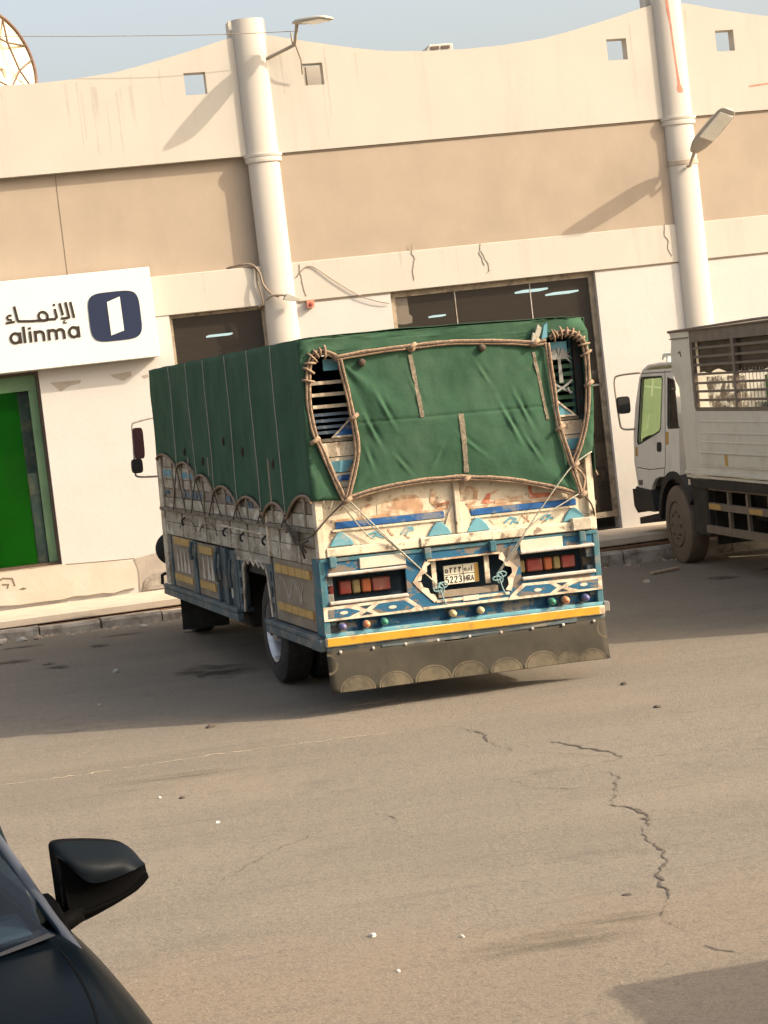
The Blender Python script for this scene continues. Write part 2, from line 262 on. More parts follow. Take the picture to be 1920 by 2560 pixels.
class MB:
    def __init__(s): s.v = []; s.f = []
    def add(s, vs, fs):
        k = len(s.v); s.v += [tuple(p) for p in vs]; s.f += [[i + k for i in f] for f in fs]; return s
    def box(s, x0, x1, y0, y1, z0, z1):
        x0, x1 = sorted((x0, x1)); y0, y1 = sorted((y0, y1)); z0, z1 = sorted((z0, z1))
        return s.add([(x0, y0, z0), (x1, y0, z0), (x1, y1, z0), (x0, y1, z0), (x0, y0, z1), (x1, y0, z1), (x1, y1, z1), (x0, y1, z1)],
                     [(0, 3, 2, 1), (4, 5, 6, 7), (0, 1, 5, 4), (1, 2, 6, 5), (2, 3, 7, 6), (3, 0, 4, 7)])
    def prism(s, poly, ax, a, b, holes=()):
        m = {'x': lambda p, t: (t, p[0], p[1]), 'y': lambda p, t: (p[0], t, p[1]), 'z': lambda p, t: (p[0], p[1], t)}[ax]
        loops = [list(poly)] + [list(h) for h in holes]
        flat = [p for L in loops for p in L]
        tri = tessellate_polygon([[Vector((p[0], p[1], 0)) for p in L] for L in loops])
        N = len(flat); vs = [m(p, a) for p in flat] + [m(p, b) for p in flat]
        fs = [tuple(t) for t in tri] + [tuple(i + N for i in reversed(t)) for t in tri]
        k = 0
        for L in loops:
            n = len(L)
            for i in range(n): fs.append((k + i, k + (i + 1) % n, N + k + (i + 1) % n, N + k + i))
            k += n
        return s.add(vs, fs)
    def tube(s, pts, r, n=8, closed=False, caps=True):
        pts = [Vector(p) for p in pts]; m = len(pts); rs = r if isinstance(r, (list, tuple)) else [r] * m
        vs = []; prev = None
        for i, p in enumerate(pts):
            a = pts[(i - 1) % m] if (closed or i > 0) else p; b = pts[(i + 1) % m] if (closed or i < m - 1) else p
            t = (b - a); t = t.normalized() if t.length > 1e-9 else Vector((0, 0, 1))
            if prev is None:
                q = Vector((0, 0, 1)) if abs(t.z) < 0.9 else Vector((1, 0, 0)); e = t.cross(q).normalized()
            else: e = (prev - t * prev.dot(t)).normalized()
            prev = e; g = t.cross(e)
            vs += [p + (e * math.cos(2 * PI * j / n) + g * math.sin(2 * PI * j / n)) * rs[i] for j in range(n)]
        fs = []
        for i in range(m if closed else m - 1):
            k, k2 = i * n, ((i + 1) % m) * n
            fs += [(k + j, k + (j + 1) % n, k2 + (j + 1) % n, k2 + j) for j in range(n)]
        if caps and not closed: fs += [tuple(range(n - 1, -1, -1)), tuple((m - 1) * n + j for j in range(n))]
        return s.add(vs, fs)
    def lathe(s, prof, c, ax='x', n=28):
        vs = []; fs = []; m = len(prof)
        for r, h in prof:
            for j in range(n):
                a = 2 * PI * j / n; ca, sa = r * math.cos(a), r * math.sin(a)
                vs.append({'x': (c[0] + h, c[1] + ca, c[2] + sa), 'y': (c[0] + ca, c[1] + h, c[2] + sa), 'z': (c[0] + ca, c[1] + sa, c[2] + h)}[ax])
        for i in range(m - 1):
            fs += [(i * n + j, i * n + (j + 1) % n, (i + 1) * n + (j + 1) % n, (i + 1) * n + j) for j in range(n)]
        return s.add(vs, fs)
    def flat(s, y0, k):
        s.v = [(x, y0 + (y - y0) * k, z) for x, y, z in s.v]; return s
    def bar(s, p, q, w, h):
        p, q = Vector(p), Vector(q); t = (q - p).normalized(); up = Vector((0, 0, 1)) if abs(t.z) < 0.95 else Vector((0, 1, 0))
        e = t.cross(up).normalized() * w / 2; g = e.cross(t).normalized() * h / 2
        vs = [a + x * e + y * g for a in (p, q) for x, y in ((-1, -1), (1, -1), (1, 1), (-1, 1))]
        return s.add(vs, [(0, 1, 2, 3), (7, 6, 5, 4), (0, 4, 5, 1), (1, 5, 6, 2), (2, 6, 7, 3), (3, 7, 4, 0)])
    def stroke(s, pts, w, ax, a, b, closed=False):
        m = len(pts); L = []; Rr = []
        for i in range(m):
            p = Vector(pts[i]); pa = Vector(pts[(i - 1) % m]) if (closed or i) else None; pb = Vector(pts[(i + 1) % m]) if (closed or i < m - 1) else None
            d1 = (p - pa).normalized() if pa is not None else None; d2 = (pb - p).normalized() if pb is not None else None
            d = (d1 + d2) if (d1 is not None and d2 is not None) else (d1 if d2 is None else d2)
            d = d.normalized() if d.length > 1e-6 else d1
            nn = Vector((-d.y, d.x)); k = 1.0
            if d1 is not None and d2 is not None: k = 1 / max(0.5, nn.dot(Vector((-d1.y, d1.x))))
            L.append(p + nn * w / 2 * k); Rr.append(p - nn * w / 2 * k)
        mp = {'x': lambda p, t: (t, p[0], p[1]), 'y': lambda p, t: (p[0], t, p[1]), 'z': lambda p, t: (p[0], p[1], t)}[ax]
        vs = []
        for i in range(m): vs += [mp(L[i], a), mp(Rr[i], a), mp(Rr[i], b), mp(L[i], b)]
        fs = []
        for i in range(m if closed else m - 1):
            k, k2 = 4 * i, 4 * ((i + 1) % m)
            fs += [(k + j, k + (j + 1) % 4, k2 + (j + 1) % 4, k2 + j) for j in range(4)]
        if not closed: fs += [(3, 2, 1, 0), (4 * (m - 1), 4 * (m - 1) + 1, 4 * (m - 1) + 2, 4 * (m - 1) + 3)]
        return s.add(vs, fs)
    def grid(s, rows, thick=None):
        n = len(rows[0]); vs = [p for r in rows for p in r]
        return s.add(vs, [(i * n + j, i * n + j + 1, (i + 1) * n + j + 1, (i + 1) * n + j) for i in range(len(rows) - 1) for j in range(n - 1)])
    def mesh(s, name, m, smooth=False, recalc=True):
        me = bpy.data.meshes.new(name); me.from_pydata(s.v, [], s.f)
        if recalc:
            bm = bmesh.new(); bm.from_mesh(me); bmesh.ops.recalc_face_normals(bm, faces=bm.faces); bm.to_mesh(me); bm.free()
        me.materials.append(M[m] if isinstance(m, str) else m)
        if smooth: me.shade_smooth()
        return me
    def build(s, name, m, parent=None, label=None, kind=None, smooth=False, bevel=0.0, solid=0.0, auto=False, recalc=True):
        o = bpy.data.objects.new(name, s.mesh(name, m, smooth, recalc)); COL.objects.link(o)
        if parent is not None: o.parent = parent
        if label: o['label'] = label
        if kind: o['kind'] = kind
        if solid:
            md = o.modifiers.new('solid', 'SOLIDIFY'); md.thickness = solid; md.offset = 0
        if bevel:
            md = o.modifiers.new('bevel', 'BEVEL'); md.width = bevel; md.segments = 1; md.limit_method = 'ANGLE'; md.angle_limit = math.radians(40)
        if auto: o.data.set_sharp_from_angle(angle=math.radians(38))
        return o

def B(x0, x1, y0, y1, z0, z1): return MB().box(x0, x1, y0, y1, z0, z1)
def arc(cx, cy, r, a0, a1, n=10, ry=None): return [(cx + r * math.cos(math.radians(a0 + (a1 - a0) * i / n)), cy + (ry or r) * math.sin(math.radians(a0 + (a1 - a0) * i / n))) for i in range(n + 1)]
def lerp(a, b, t): return a + (b - a) * t
def interp(tab, x):
    if x <= tab[0][0]: return tab[0][1]
    for (a, u), (b, v) in zip(tab, tab[1:]):
        if x <= b: return lerp(u, v, (x - a) / (b - a))
    return tab[-1][1]
def smooth_path(pts, n=6):
    """Catmull-Rom through the points."""
    P = [Vector(p) for p in pts]; out = []
    for i in range(len(P) - 1):
        p0 = P[max(0, i - 1)]; p1 = P[i]; p2 = P[i + 1]; p3 = P[min(len(P) - 1, i + 2)]
        for k in range(n):
            t = k / n
            out.append(0.5 * ((2 * p1) + (p2 - p0) * t + (2 * p0 - 5 * p1 + 4 * p2 - p3) * t * t + (3 * p1 - p0 - 3 * p2 + p3) * t ** 3))
    out.append(P[-1]); return out
def smooth_path2(pts):
    rng = random.Random(len(pts)); out = []
    for a, b in zip(pts, pts[1:]):
        for k in range(5): out.append((lerp(a[0], b[0], k / 5) + rng.uniform(-.010, .010), lerp(a[1], b[1], k / 5)))
    return out + [pts[-1]]
def clone(o, parent):
    c = o.copy(); COL.objects.link(c); c.parent = parent; return c
def instance(name, me, parent, loc=(0, 0, 0)):
    o = bpy.data.objects.new(name, me); COL.objects.link(o); o.parent = parent; o.location = loc; return o

# ------------------------------------------------------------------ ground
GX, GY, G0 = -0.0151, 0.0063, -0.1822
def gz(x, y): return G0 + GX * x + GY * y
xs = [-260, -90, -40] + [-20 + 1.0 * i for i in range(56)] + [60, 120, 300]
ys = [-300, -120, -60] + [-34 + 1.0 * i for i in range(35)] + [14, 60, 300]
def gzc(x, y):
    cx, cy = max(-60, min(60, x)), max(-60, min(60, y))
    return gz(cx, cy)
g = MB().grid([[(x, y, gzc(x, y)) for x in xs] for y in ys])
road = g.build('road', 'road', kind='structure')
# cracks in the asphalt: thin ragged wedges of dark filling, children of the road
def crack(pts, w, seed, fade=True):
    w *= .7
    rng = random.Random(seed); fine = []
    for (a, b), (c, d) in zip(pts, pts[1:]):
        n = max(2, int(math.hypot(c - a, d - b) / 0.04))
        for i in range(n):
            t = i / n; fine.append((lerp(a, c, t) + rng.uniform(-.017, .017) * (i > 0), lerp(b, d, t) + rng.uniform(-.03, .03) * (i > 0)))
    fine.append(pts[-1]); N = len(fine); L = []; Rr = []
    for i, (x, y) in enumerate(fine):
        x2, y2 = fine[min(N - 1, i + 1)]; x1, y1 = fine[max(0, i - 1)]; d = Vector((x2 - x1, y2 - y1)).normalized()
        k = w * (math.sin(PI * (0.04 + 0.92 * i / (N - 1))) ** .5 if fade else 1) * rng.choice((.25, .4, .8, 1.2, 1.7))
        nx, ny = -d.y * k, d.x * k * 1.0
        L.append((x + nx, y + ny, gz(x, y) + .004)); Rr.append((x - nx, y - ny, gz(x, y) + .004))
    mb = MB().grid([L, Rr]); mb.build('crack', 'crack', road)
crack([(3.557, -12.2), (3.646, -12.56), (3.58, -12.93)], .011, 1)
crack([(3.953, -13.23), (4.047, -13.59), (4.152, -13.85), (4.155, -14.13)], .014, 2)
crack([(2.94, -14.2), (3.31, -14.3), (3.695, -14.27), (4.15, -14.19), (4.68, -14.31), (5.02, -14.54), (5.6, -14.6)], .005, 3)
crack([(3.33, -14.34), (3.38, -14.72), (3.785, -15.01)], .005, 4)
crack([(3.92, -14.52), (3.93, -14.7), (3.82, -14.97), (3.78, -15.16)], .008, 5)
crack([(3.616, -15.46), (3.695, -15.62), (3.71, -15.82), (3.62, -16.12)], .015, 6)
crack([(3.52, -16.29), (3.50, -16.55), (3.434, -16.91), (3.27, -17.21), (3.18, -17.62), (3.128, -17.76)], .011, 7)
crack([(3.03, -18.47), (3.11, -18.69)], .005, 8)
crack([(3.78, -15.16), (3.70, -15.3), (3.616, -15.46)], .004, 21)
crack([(3.62, -16.12), (3.56, -16.2), (3.52, -16.29)], .005, 22)
crack([(3.64, -13.45), (3.8, -13.6), (4.15, -14.13)], .003, 23)
crack([(3.128, -17.76), (3.0, -18.0), (3.05, -18.3)], .004, 24)
crack([(3.58, -12.93), (3.60, -13.2), (3.64, -13.45)], .004, 25)
crack([(2.35, -14.75), (2.42, -14.95), (2.40, -15.1)], .005, 9)
crack([(1.15, -16.0), (1.35, -15.75), (1.62, -15.35), (2.0, -15.0)], .004, 10)
# pale worn seam and tyre-polished line across the road
crack([(0.1, -11.97), (0.9, -11.98), (1.8, -11.9), (3.1, -12.0)], .010, 12)
bpy.data.objects[road.children[-1].name].data.materials[0] = M['dustseam'] = mat('pale dust seam', (0.40, 0.32, 0.23), 1.0, 0.2, 9)

# oil and damp stains, ragged thin patches
def stain(x, y, rx, ry, seed, m_='stain'):
    rng = random.Random(seed); n_ = 22; ph = [rng.uniform(0, 6.28) for _ in range(4)]
    R0 = lambda t: 1 + .22 * math.sin(2 * t + ph[0]) + .16 * math.sin(3 * t + ph[1]) + .10 * math.sin(5 * t + ph[2])
    mb = MB(); ring = [(R0(t) * math.cos(t) * .8, R0(t) * math.sin(t) * .8) for t in (2 * PI * k / n_ for k in range(n_))]
    mb.add([(p, q, GX * rx * p + GY * ry * q) for p, q in ring], [list(range(n_))]); o = mb.build('stain', m_, road)
    o.location = (x, y, gz(x, y) + .003); o.scale = (rx, ry, 1)
for k, q in enumerate(((1.0, -5.3, .16, .25), (1.55, -3.75, .14, .3), (.55, -4.3, .35, .25), (.92, -4.9, .1, .2), (8.7, -4.7, .22, .35), (9.6, -4.4, .4, .3), (.7, -2.9, .4, .15), (1.9, -2.9, .3, .12), (2.4, -7.2, .5, .8), (6.3, -5.5, .5, .6), (7.2, -3.4, .5, .25))): stain(*q, 40 + k)
stain(2.45, -18.05, .50, .28, 60, 'palestain'); stain(2.85, -17.85, .35, .14, 61, 'palestain'); stain(1.4, -12.6, .7, .2, 64, 'palestain')
# sidewalk slab, soil gap and kerb stones
sw = B(-20, 34, -1.50, 0.06, -0.10, 0.0)
sidewalk = sw.build('sidewalk', 'concrete', kind='structure', bevel=0.012)
soil = MB(); soil.box(-20, 34, -1.60, -1.502, -0.5, -0.115); soil.build('soil', 'soil', kind='structure')
kerb_parent = bpy.data.objects.new('kerb', None); COL.objects.link(kerb_parent); kerb_parent['kind'] = 'structure'
rk = random.Random(4)
for i in range(34):
    x0 = -5.0 + i * 0.75; x1 = x0 + 0.74 - rk.uniform(0, .012)
    dz = rk.uniform(-.012, .012); dy = rk.uniform(-.012, .012)
    zt0, zt1 = -0.105 + dz + GX * (x0 - 1) * .35, -0.105 + dz + GX * (x1 - 1) * .35
    y0, y1 = -1.84 + dy, -1.602 + dy * .3; ch = .03
    poly = lambda z, x: [(x, y0 - .02, gz(x, y0) - .08), (x, y0, z - ch), (x, y0 + ch, z), (x, y1, z), (x, y1, gz(x, y1) - .08)]
    a, b = poly(zt0, x0), poly(zt1, x1)
    MB().add(a + b, [(0, 1, 2, 3, 4), (9, 8, 7, 6, 5)] + [(j, (j + 1) % 5, 5 + (j + 1) % 5, 5 + j) for j in range(5)]).build('kerb_stone', 'kerb', kerb_parent)

# ------------------------------------------------------------------ shop building
bld = thing('shop_building', 'cream and tan shop building with scalloped parapet and tall round columns', 'building')
PT = [(0, 6.727), (.5, 6.737), (1.1, 6.782), (1.55, 6.862), (1.9, 6.935), (2.2, 7.0), (2.6, 7.10), (2.933, 7.16)]
COLX = [-1.126, 4.74, 10.606, 16.47]
def zpar(x):
    c = min(COLX, key=lambda q: abs(q - x)); dm = max(0, 2.933 - abs(x - c)); return interp(PT, dm)
NX = 150; X0, X1 = -4.0, 19.4
top = [(X1 - (X1 - X0) * i / NX, zpar(X1 - (X1 - X0) * i / NX)) for i in range(NX + 1)]
holes = []
for c in COLX:
    for h0, h1 in ((-.925, -.638), (.672, .942)):
        if X0 + .2 < c + h0 and c + h1 < X1 - .2: holes.append([(c + h0, 6.415), (c + h1, 6.41), (c + h1, 6.70), (c + h0, 6.705)])
MB().prism([(X0, 5.558), (X1, 5.558)] + top, 'y', 0.0, 0.19, holes).build('parapet_wall', 'cream', bld)
B(X0, X1, 0.19, 16, 5.2, 5.5).build('roof', 'concrete', bld)
B(5.30, 5.80, .45, .60, 5.5, 6.74).build('parapet_buttress', 'cream', bld)
B(5.535, 5.545, .445, .45, 5.9, 6.73).build('buttress_joint', 'joint', bld)
B(X0, 4.60, .11, .32, 4.10, 5.558).build('plaster_band', 'tan', bld, label='recessed tan plaster band left of the first column')
B(4.60, X1, .022, .32, 4.10, 5.558).build('plaster_band', 'tan', bld, label='flush tan plaster band right of the first column')
B(4.62, X1, .010, .021, 5.535, 5.556).build('painted_shadow_line', 'joint', bld)  # dark strip standing in for the thin shadow under the parapet edge
B(X0, X1, 0.0, .32, 3.577, 4.098).build('lintel_beam', 'cream', bld, bevel=.006)
B(1.995, 2.003, .107, .1095, 4.2, 5.55).build('band_joint', 'joint', bld)
# ground floor walls between the openings
B(-2.6, 1.462, .016, .10, 0, .458).build('wall_panel', 'wall', bld)
for (a, b, lo) in ((1.462, 3.245, .0), (4.53, 6.249, .0), (9.16, 19.4, .0), (-4.0, -2.6, .0)):
    B(a, b, .014, .32, lo, 3.575).build('wall_panel', 'wall', bld)
B(-2.6, 1.462, .014, .32, 3.04, 3.575).build('wall_panel', 'wall', bld)
B(4.98, 6.249, .004, .0135, 3.558, 3.574).build('wall_joint', 'joint', bld)
B(9.17, 10.39, .004, .0135, 3.560, 3.574).build('wall_joint', 'joint', bld)
B(10.82, 19.4, .004, .0135, 3.560, 3.574).build('wall_joint', 'joint', bld)
# plinth, ragged bottom
rp = random.Random(2); pl = [(-2.6, .50), (-2.6, .03)]
x = -2.6
while x < 2.38: pl.append((x, .03 + rp.uniform(0, .045))); x += rp.uniform(.06, .22)
pl += [(2.40, .12), (2.42, .30), (2.37, .43), (2.1, .47), (1.465, .495)]
MB().prism(pl, 'y', -.028, .0135).build('plinth', 'plinth', bld)
MB().prism([(2.43, .02), (3.2, .02), (3.2, .66), (3.0, .64), (2.85, .52), (2.66, .485), (2.40, .45), (2.44, .30)], 'y', .002, .0136).build('bare_patch', 'bare', bld, label='grey patch of bare render low on the wall beside the truck')
MB().prism([(2.46, .02), (2.95, .02), (2.94, .20), (2.80, .235), (2.62, .22), (2.5, .15)], 'y', -.01, .0015).build('bare_patch', 'kerb', bld)
for q in ([(1.6, 2.87), (2.0, 2.86), (1.98, 2.82), (1.84, 2.80), (1.72, 2.74), (1.66, 2.80)], [(2.38, 2.88), (2.66, 2.90), (2.66, 2.84), (2.55, 2.79), (2.45, 2.83)], [(2.80, 2.83), (2.88, 2.84), (2.88, 2.80), (2.82, 2.79)]):
    MB().prism(q, 'y', .0105, .0138).build('bare_patch', 'bare', bld)
MB().stroke([(1.5, .495), (1.9, .475), (2.4, .455)], .012, 'y', -.0295, -.0275).build('plinth_crack', 'joint', bld)
for k, pts in enumerate(([(.42, .37), (.52, .41), (.60, .38), (.68, .42), (.80, .40), (.82, .30)], [(.66, .34), (.74, .33), (.72, .28)])):
    MB().stroke(pts, .022, 'y', -.0305, -.0285).build('graffiti', 'joint', bld)
MB().prism([(.86, .25), (.93, .27), (.97, .25), (.92, .235)], 'y', -.0305, -.0285).build('graffiti', 'joint', bld)
# hairline cracks and wire ends on the lintel beam
for pts, w in (([(6.615, 4.19), (6.60, 4.08), (6.635, 3.98), (6.60, 3.86), (6.59, 3.70)], .011), ([(7.575, 4.10), (7.55, 3.98), (7.60, 3.80)], .010), ([(7.58, 4.0), (7.64, 3.85), (7.66, 3.72), (7.62, 3.69)], .009),
               ([(10.235, 4.12), (10.215, 3.98), (10.27, 3.86), (10.25, 3.80), (10.29, 3.66)], .010), ([(5.06, 4.07), (5.05, 3.95), (5.07, 3.80), (5.10, 3.64)], .010)):
    MB().stroke(smooth_path2(pts), w * .7, 'y', -.006, -.0015).build('wall_crack', 'copper', bld)
MB().stroke([(11.70, 5.90), (11.95, 5.915), (12.4, 5.93)], .02, 'y', -.003, -.001).build('paint_mark', 'redpaint', bld)
# rain streaks below the parapet edge
rs = random.Random(8)
for x_ in [2.28 + .1 * k + rs.uniform(-.03, .03) for k in range(9)] + [rs.uniform(.4, 12) for k in range(12)]:
    zt = zpar(x_) - rs.uniform(.02, .25); zb_ = max(5.57, zt - rs.uniform(.35, 1.15)); w_ = rs.uniform(.006, .022)
    MB().add([(x_ - w_, -.002, zt), (x_ + w_, -.002, zt), (x_ + w_ * .5, -.002, zb_), (x_ - w_ * .4, -.002, zb_)], [(0, 1, 2, 3)]).build('rain_streak', 'drip', bld)
for x_ in [rs.uniform(.4, 12) for k in range(14)]:
    zt = 4.098; zb_ = zt - rs.uniform(.12, .45); w_ = rs.uniform(.006, .02)
    MB().add([(x_ - w_, -.002, zt), (x_ + w_, -.002, zt), (x_ + w_ * .5, -.002, zb_), (x_ - w_ * .4, -.002, zb_)], [(0, 1, 2, 3)]).build('rain_streak', 'drip', bld)
# columns
for c in COLX:
    cm = MB().lathe([(0.001, 7.34), (.214, 7.34), (.214, -.0), (.001, -.0)], (c, .02, 0), 'z', 40).flat(.02, .56).build('column', 'column', bld, smooth=True, auto=True)
    MB().lathe([(.214, 5.57), (.262, 5.565), (.262, 5.53), (.244, 5.515), (.250, 5.49), (.240, 5.455), (.214, 5.45)], (c, .02, 0), 'z', 40).flat(.02, .56).build('column_ring', 'column', cm, smooth=True, auto=True)
    B(c - .225, c + .265, .19, .42, 6.9, 7.37).build('pier', 'cream', bld)
    if c == 10.606:
        dr = []
        path = [(-1.72, 7.34, .016), (-1.68, 7.0, .020), (-1.60, 6.80, .012), (-1.56, 6.5, .012), (-1.50, 6.2, .014), (-1.46, 6.0, .022), (-1.42, 5.92, .05), (-1.40, 5.88, .03)]
        for a0, z, w in path:
            da = w / .215
            dr.append([(c + .2165 * math.cos(a0 + k * da), .02 + .56 * .2165 * math.sin(a0 + k * da), z) for k in (-1, -.3, .3, 1)])
        MB().grid(dr).build('paint_drip', 'redpaint', cm, smooth=True)
# right end return so that the building closes
B(X1 - .3, X1, .32, 16, 0, 5.5).build('end_wall', 'wall', bld)
B(X0, X0 + .3, .32, 16, 0, 5.5).build('end_wall', 'wall', bld)
B(X0, X1, 15.7, 16, 0, 5.5).build('back_wall', 'roomdark', bld)
# rooms behind the glass
B(X0 + .3, X1 - .3, .32, 15.7, 3.56, 3.60).build('room_ceiling', 'roomdark', bld)
B(X0 + .3, X1 - .3, .33, 15.7, -.05, .0).build('room_floor', 'roomdark', bld)
B(2.2, 2.3, .33, 15.7, 0, 3.56).build('partition_wall', 'roomdark', bld)
B(14.3, 14.4, .33, 15.7, 0, 3.56).build('partition_wall', 'roomdark', bld)
def light_panel(x, y, w, d): return B(x - w / 2, x + w / 2, y - d / 2, y + d / 2, 3.53, 3.555)
for i, (x, y, w, d) in enumerate(((9.27, 3.44, .40, .45), (10.42, 5.5, .42, .50), (5.0, 7.8, .40, .4), (9.4, 9.95, .25, .35))):
    o = light_panel(x, y, w, d).build('ceiling_light', 'light', bld)

def window(x0, x1, z0, z1, gm, mull=(), rails=(), fm='brownframe', fw=.05):
    fr = MB().prism([(x0, z0), (x1, z0), (x1, z1), (x0, z1)], 'y', .10, .16, [[(x0 + fw, z0 + fw), (x1 - fw, z0 + fw), (x1 - fw, z1 - fw), (x0 + fw, z1 - fw)]]).build('window_frame', fm, bld)
    xs = [x0 + fw] + list(mull) + [x1 - fw]
    for a, b in zip(xs, xs[1:]):
        B(a + .002, b - .002, .128, .134, z0 + fw, z1 - fw).build('pane', gm, fr)
    for m_ in mull: B(m_ - .006, m_ + .006, .124, .138, z0 + fw, z1 - fw).build('mullion', 'steel', fr)
    for (a, b, z) in rails: B(a, b, .118, .145, z - .012, z + .012).build('transom', 'lampgrey', fr)
    return fr
window(3.25, 4.53, .30, 3.574, 'glassdark', fm='dustframe', fw=.04)
w3 = window(6.251, 9.158, .17, 3.574, 'glassdark', mull=(7.17, 8.24), rails=((8.3, 9.10, 2.01),), fm='dustframe', fw=.075)
MB().prism([(6.335, 3.14), (6.44, 3.125), (6.54, 3.14), (6.55, 3.22), (6.51, 3.26), (6.505, 3.49), (6.335, 3.49)], 'y', .140, .150).build('paper_sheet', 'white_sign', bld, label='pale paper sheet behind the top left corner of the wide window')
B(8.66, 9.12, .6, .63, 1.36, 1.95).build('display_board', 'dustframe', bld)
B(8.62, 9.14, .5, .9, .2, 1.32).build('display_counter', 'chassis', bld)
# left shop: green board behind clear glass
w1 = window(-2.6, 1.46, .505, 3.04, 'glassgreen', fm='brownframe', fw=.035)
B(-2.56, 1.16, .142, .17, .545, 2.80).build('green_board', 'greenboard', bld, label='bright green board filling the bank window')
B(-2.56, 1.42, .142, .20, 2.802, 3.0).build('board_header', 'palegreen', bld)
B(1.31, 1.42, .142, .20, .545, 2.80).build('window_post', 'palegreen', bld)
B(1.03, 1.13, .17, .21, .545, 1.17).build('pale_post', 'lampgrey', bld)
B(1.17, 1.30, .19, .22, .545, 1.72).build('dark_panel', 'slateblue', bld)
B(1.16, 1.31, .30, .34, .545, 2.80).build('dark_panel', 'slateblue', bld)
B(-2.6, 1.46, -.02, .10, .46, .504).build('window_sill', 'dustframe', bld)

# roof things
vb = thing('vent_box', 'small cream vent box with two dark slots above the parapet', 'vent', (7.665, 1.3, 5.5))
MB().prism([(-.20, 0), (.20, 0), (.20, 1.545), (-.14, 1.545), (-.20, 1.46)], 'y', 0, .5).build('casing', 'cream', vb, bevel=.01)
for a in (-.125, .03): B(a, a + .12, -.012, .01, 1.475, 1.515).build('slot', 'brownframe', vb)
# satellite dish, turned aside, seen obliquely
def place_dish():
    t = thing('satellite_dish', 'big cream panelled satellite dish with brown ribs on the roof edge', 'satellite dish', (1.60, 1.6, 5.5))
    cz = 1.86; r = .70
    ax = Vector((.74, -.64, .20)).normalized(); e1 = ax.cross(Vector((0, 0, 1))).normalized(); e2 = e1.cross(ax)
    c = Vector((-.02, 0, cz))
    def P(rr, a): return c + (e1 * math.cos(a) + e2 * math.sin(a)) * rr * r + ax * (rr * rr - 1) * .20
    rings = [.08, .36, .68, 1.0]; n = 12
    for k in range(n):
        a0, a1 = 2 * PI * k / n, 2 * PI * (k + 1) / n; mb = MB()
        mb.grid([[P(q, lerp(a0, a1, j / 3)) for j in range(4)] for q in rings]); mb.build('dish_panel', 'dishmesh', t, solid=.006)
        MB().tube([P(q / 8, a0) + ax * .004 for q in range(1, 9)], .005, 5).build('panel_seam', 'lamppole', t)
    MB().tube([P(1.0, 2 * PI * k / 48) for k in range(48)], .026, 6, closed=True).build('dish_rim', 'dishrib', t, smooth=True)
    hexp = [P(.58, .3 + 2 * PI * k / 6) + ax * .10 for k in range(6)]
    MB().tube(hexp, .016, 6, closed=True).build('stay_ring', 'dishrib', t)
    for k in range(6):
        for d_ in (-.38, .38): MB().tube([hexp[k], P(1.0, .3 + 2 * PI * k / 6 + d_)], .015, 5).build('dish_stay', 'dishrib', t)
    MB().tube([(0, .25, 0), (0, .25, cz - .1), c - ax * .22], .04, 8).build('mast', 'lamppole', t)
place_dish()

# bank sign
sign = thing('bank_sign', 'white shop sign with navy logo and Arabic and Latin lettering above the green window', 'shop sign', (0, 0, 3.05))
B(-1.9, 3.035, -.20, -.004, 0, 1.17).build('sign_box', 'white_sign', sign, bevel=.006)
def rrect(cx, cz, hw, hh, e=5.0, n=48):
    return [(cx + hw * math.copysign(abs(math.cos(t)) ** (2 / e), math.cos(t)), cz + hh * math.copysign(abs(math.sin(t)) ** (2 / e), math.sin(t))) for t in (2 * PI * k / n for k in range(n))]
MB().prism(rrect(2.52, .58, .335, .318, 4.6), 'y', -.207, -.2, ).build('logo_tile', 'navy', sign)
MB().prism([(2.437, .77), (2.609, .825), (2.614, .382), (2.441, .335)], 'y', -.212, -.207).build('logo_door', 'white_sign', sign)
LW = .034
def lat(px, py): return (1.148 + (px - 105) * .0013, .355 + py * .0013)
def let(strokes, nm='letter'):
    mb = MB()
    for k, s_ in enumerate(strokes): mb.stroke(s_[0], s_[1] if len(s_) > 1 else LW, 'y', -.208 - .0006 * k, -.2, closed=len(s_) > 2)
    mb.build(nm, 'letter', sign)
def A_(x0): return [([lat(x0 + 55 + 45 * math.cos(t), 58 + 48 * math.sin(t)) for t in (2 * PI * k / 20 for k in range(20))], LW, True), ([lat(x0 + 102, 112), lat(x0 + 102, 2)],)]
let(A_(105)); let([([lat(250, 165), lat(250, 2)],)]); let([([lat(308, 112), lat(308, 2)],), ([lat(308, 150), lat(308, 130)],)])
let([([lat(358, 112), lat(358, 2)],), ([lat(358, 62)] + [lat(358 + 40 - 40 * math.cos(t), 68 + 32 * math.sin(t)) for t in (PI * k / 8 for k in range(1, 9))] + [lat(438, 2)],)])
let([([lat(490, 112), lat(490, 2)],)] + [([lat(q, 62)] + [lat(q + 37 - 37 * math.cos(t), 68 + 32 * math.sin(t)) for t in (PI * k / 8 for k in range(1, 9))] + [lat(q + 74, 2)],) for q in (490, 564)])
let(A_(682))
def arb(x, y): return (1.148 + (x - 105) * .0013, .62 + (635 - (y + .105 * (x - 420))) * .00135)
AW = .030
let([([arb(738, 452), arb(757, 605)], AW)])
let([([arb(690, 455), arb(708, 600), arb(690, 607), arb(628, 612)], AW), ([arb(632, 465), arb(650, 580)], AW), ([arb(668, 630), arb(650, 640), arb(652, 655), arb(680, 652)], .014)])
let([([arb(577, 520), arb(588, 600), arb(570, 617), arb(490, 622)], AW), ([arb(566, 482), arb(586, 481)], .026)])
let([([arb(455 + 44 * math.cos(t), 592 + 42 * math.sin(t)) for t in (2 * PI * k / 18 for k in range(18))], AW, True), ([arb(495, 628), arb(430, 632), arb(300, 640), arb(212, 640), arb(202, 625), arb(186, 498)], AW)])
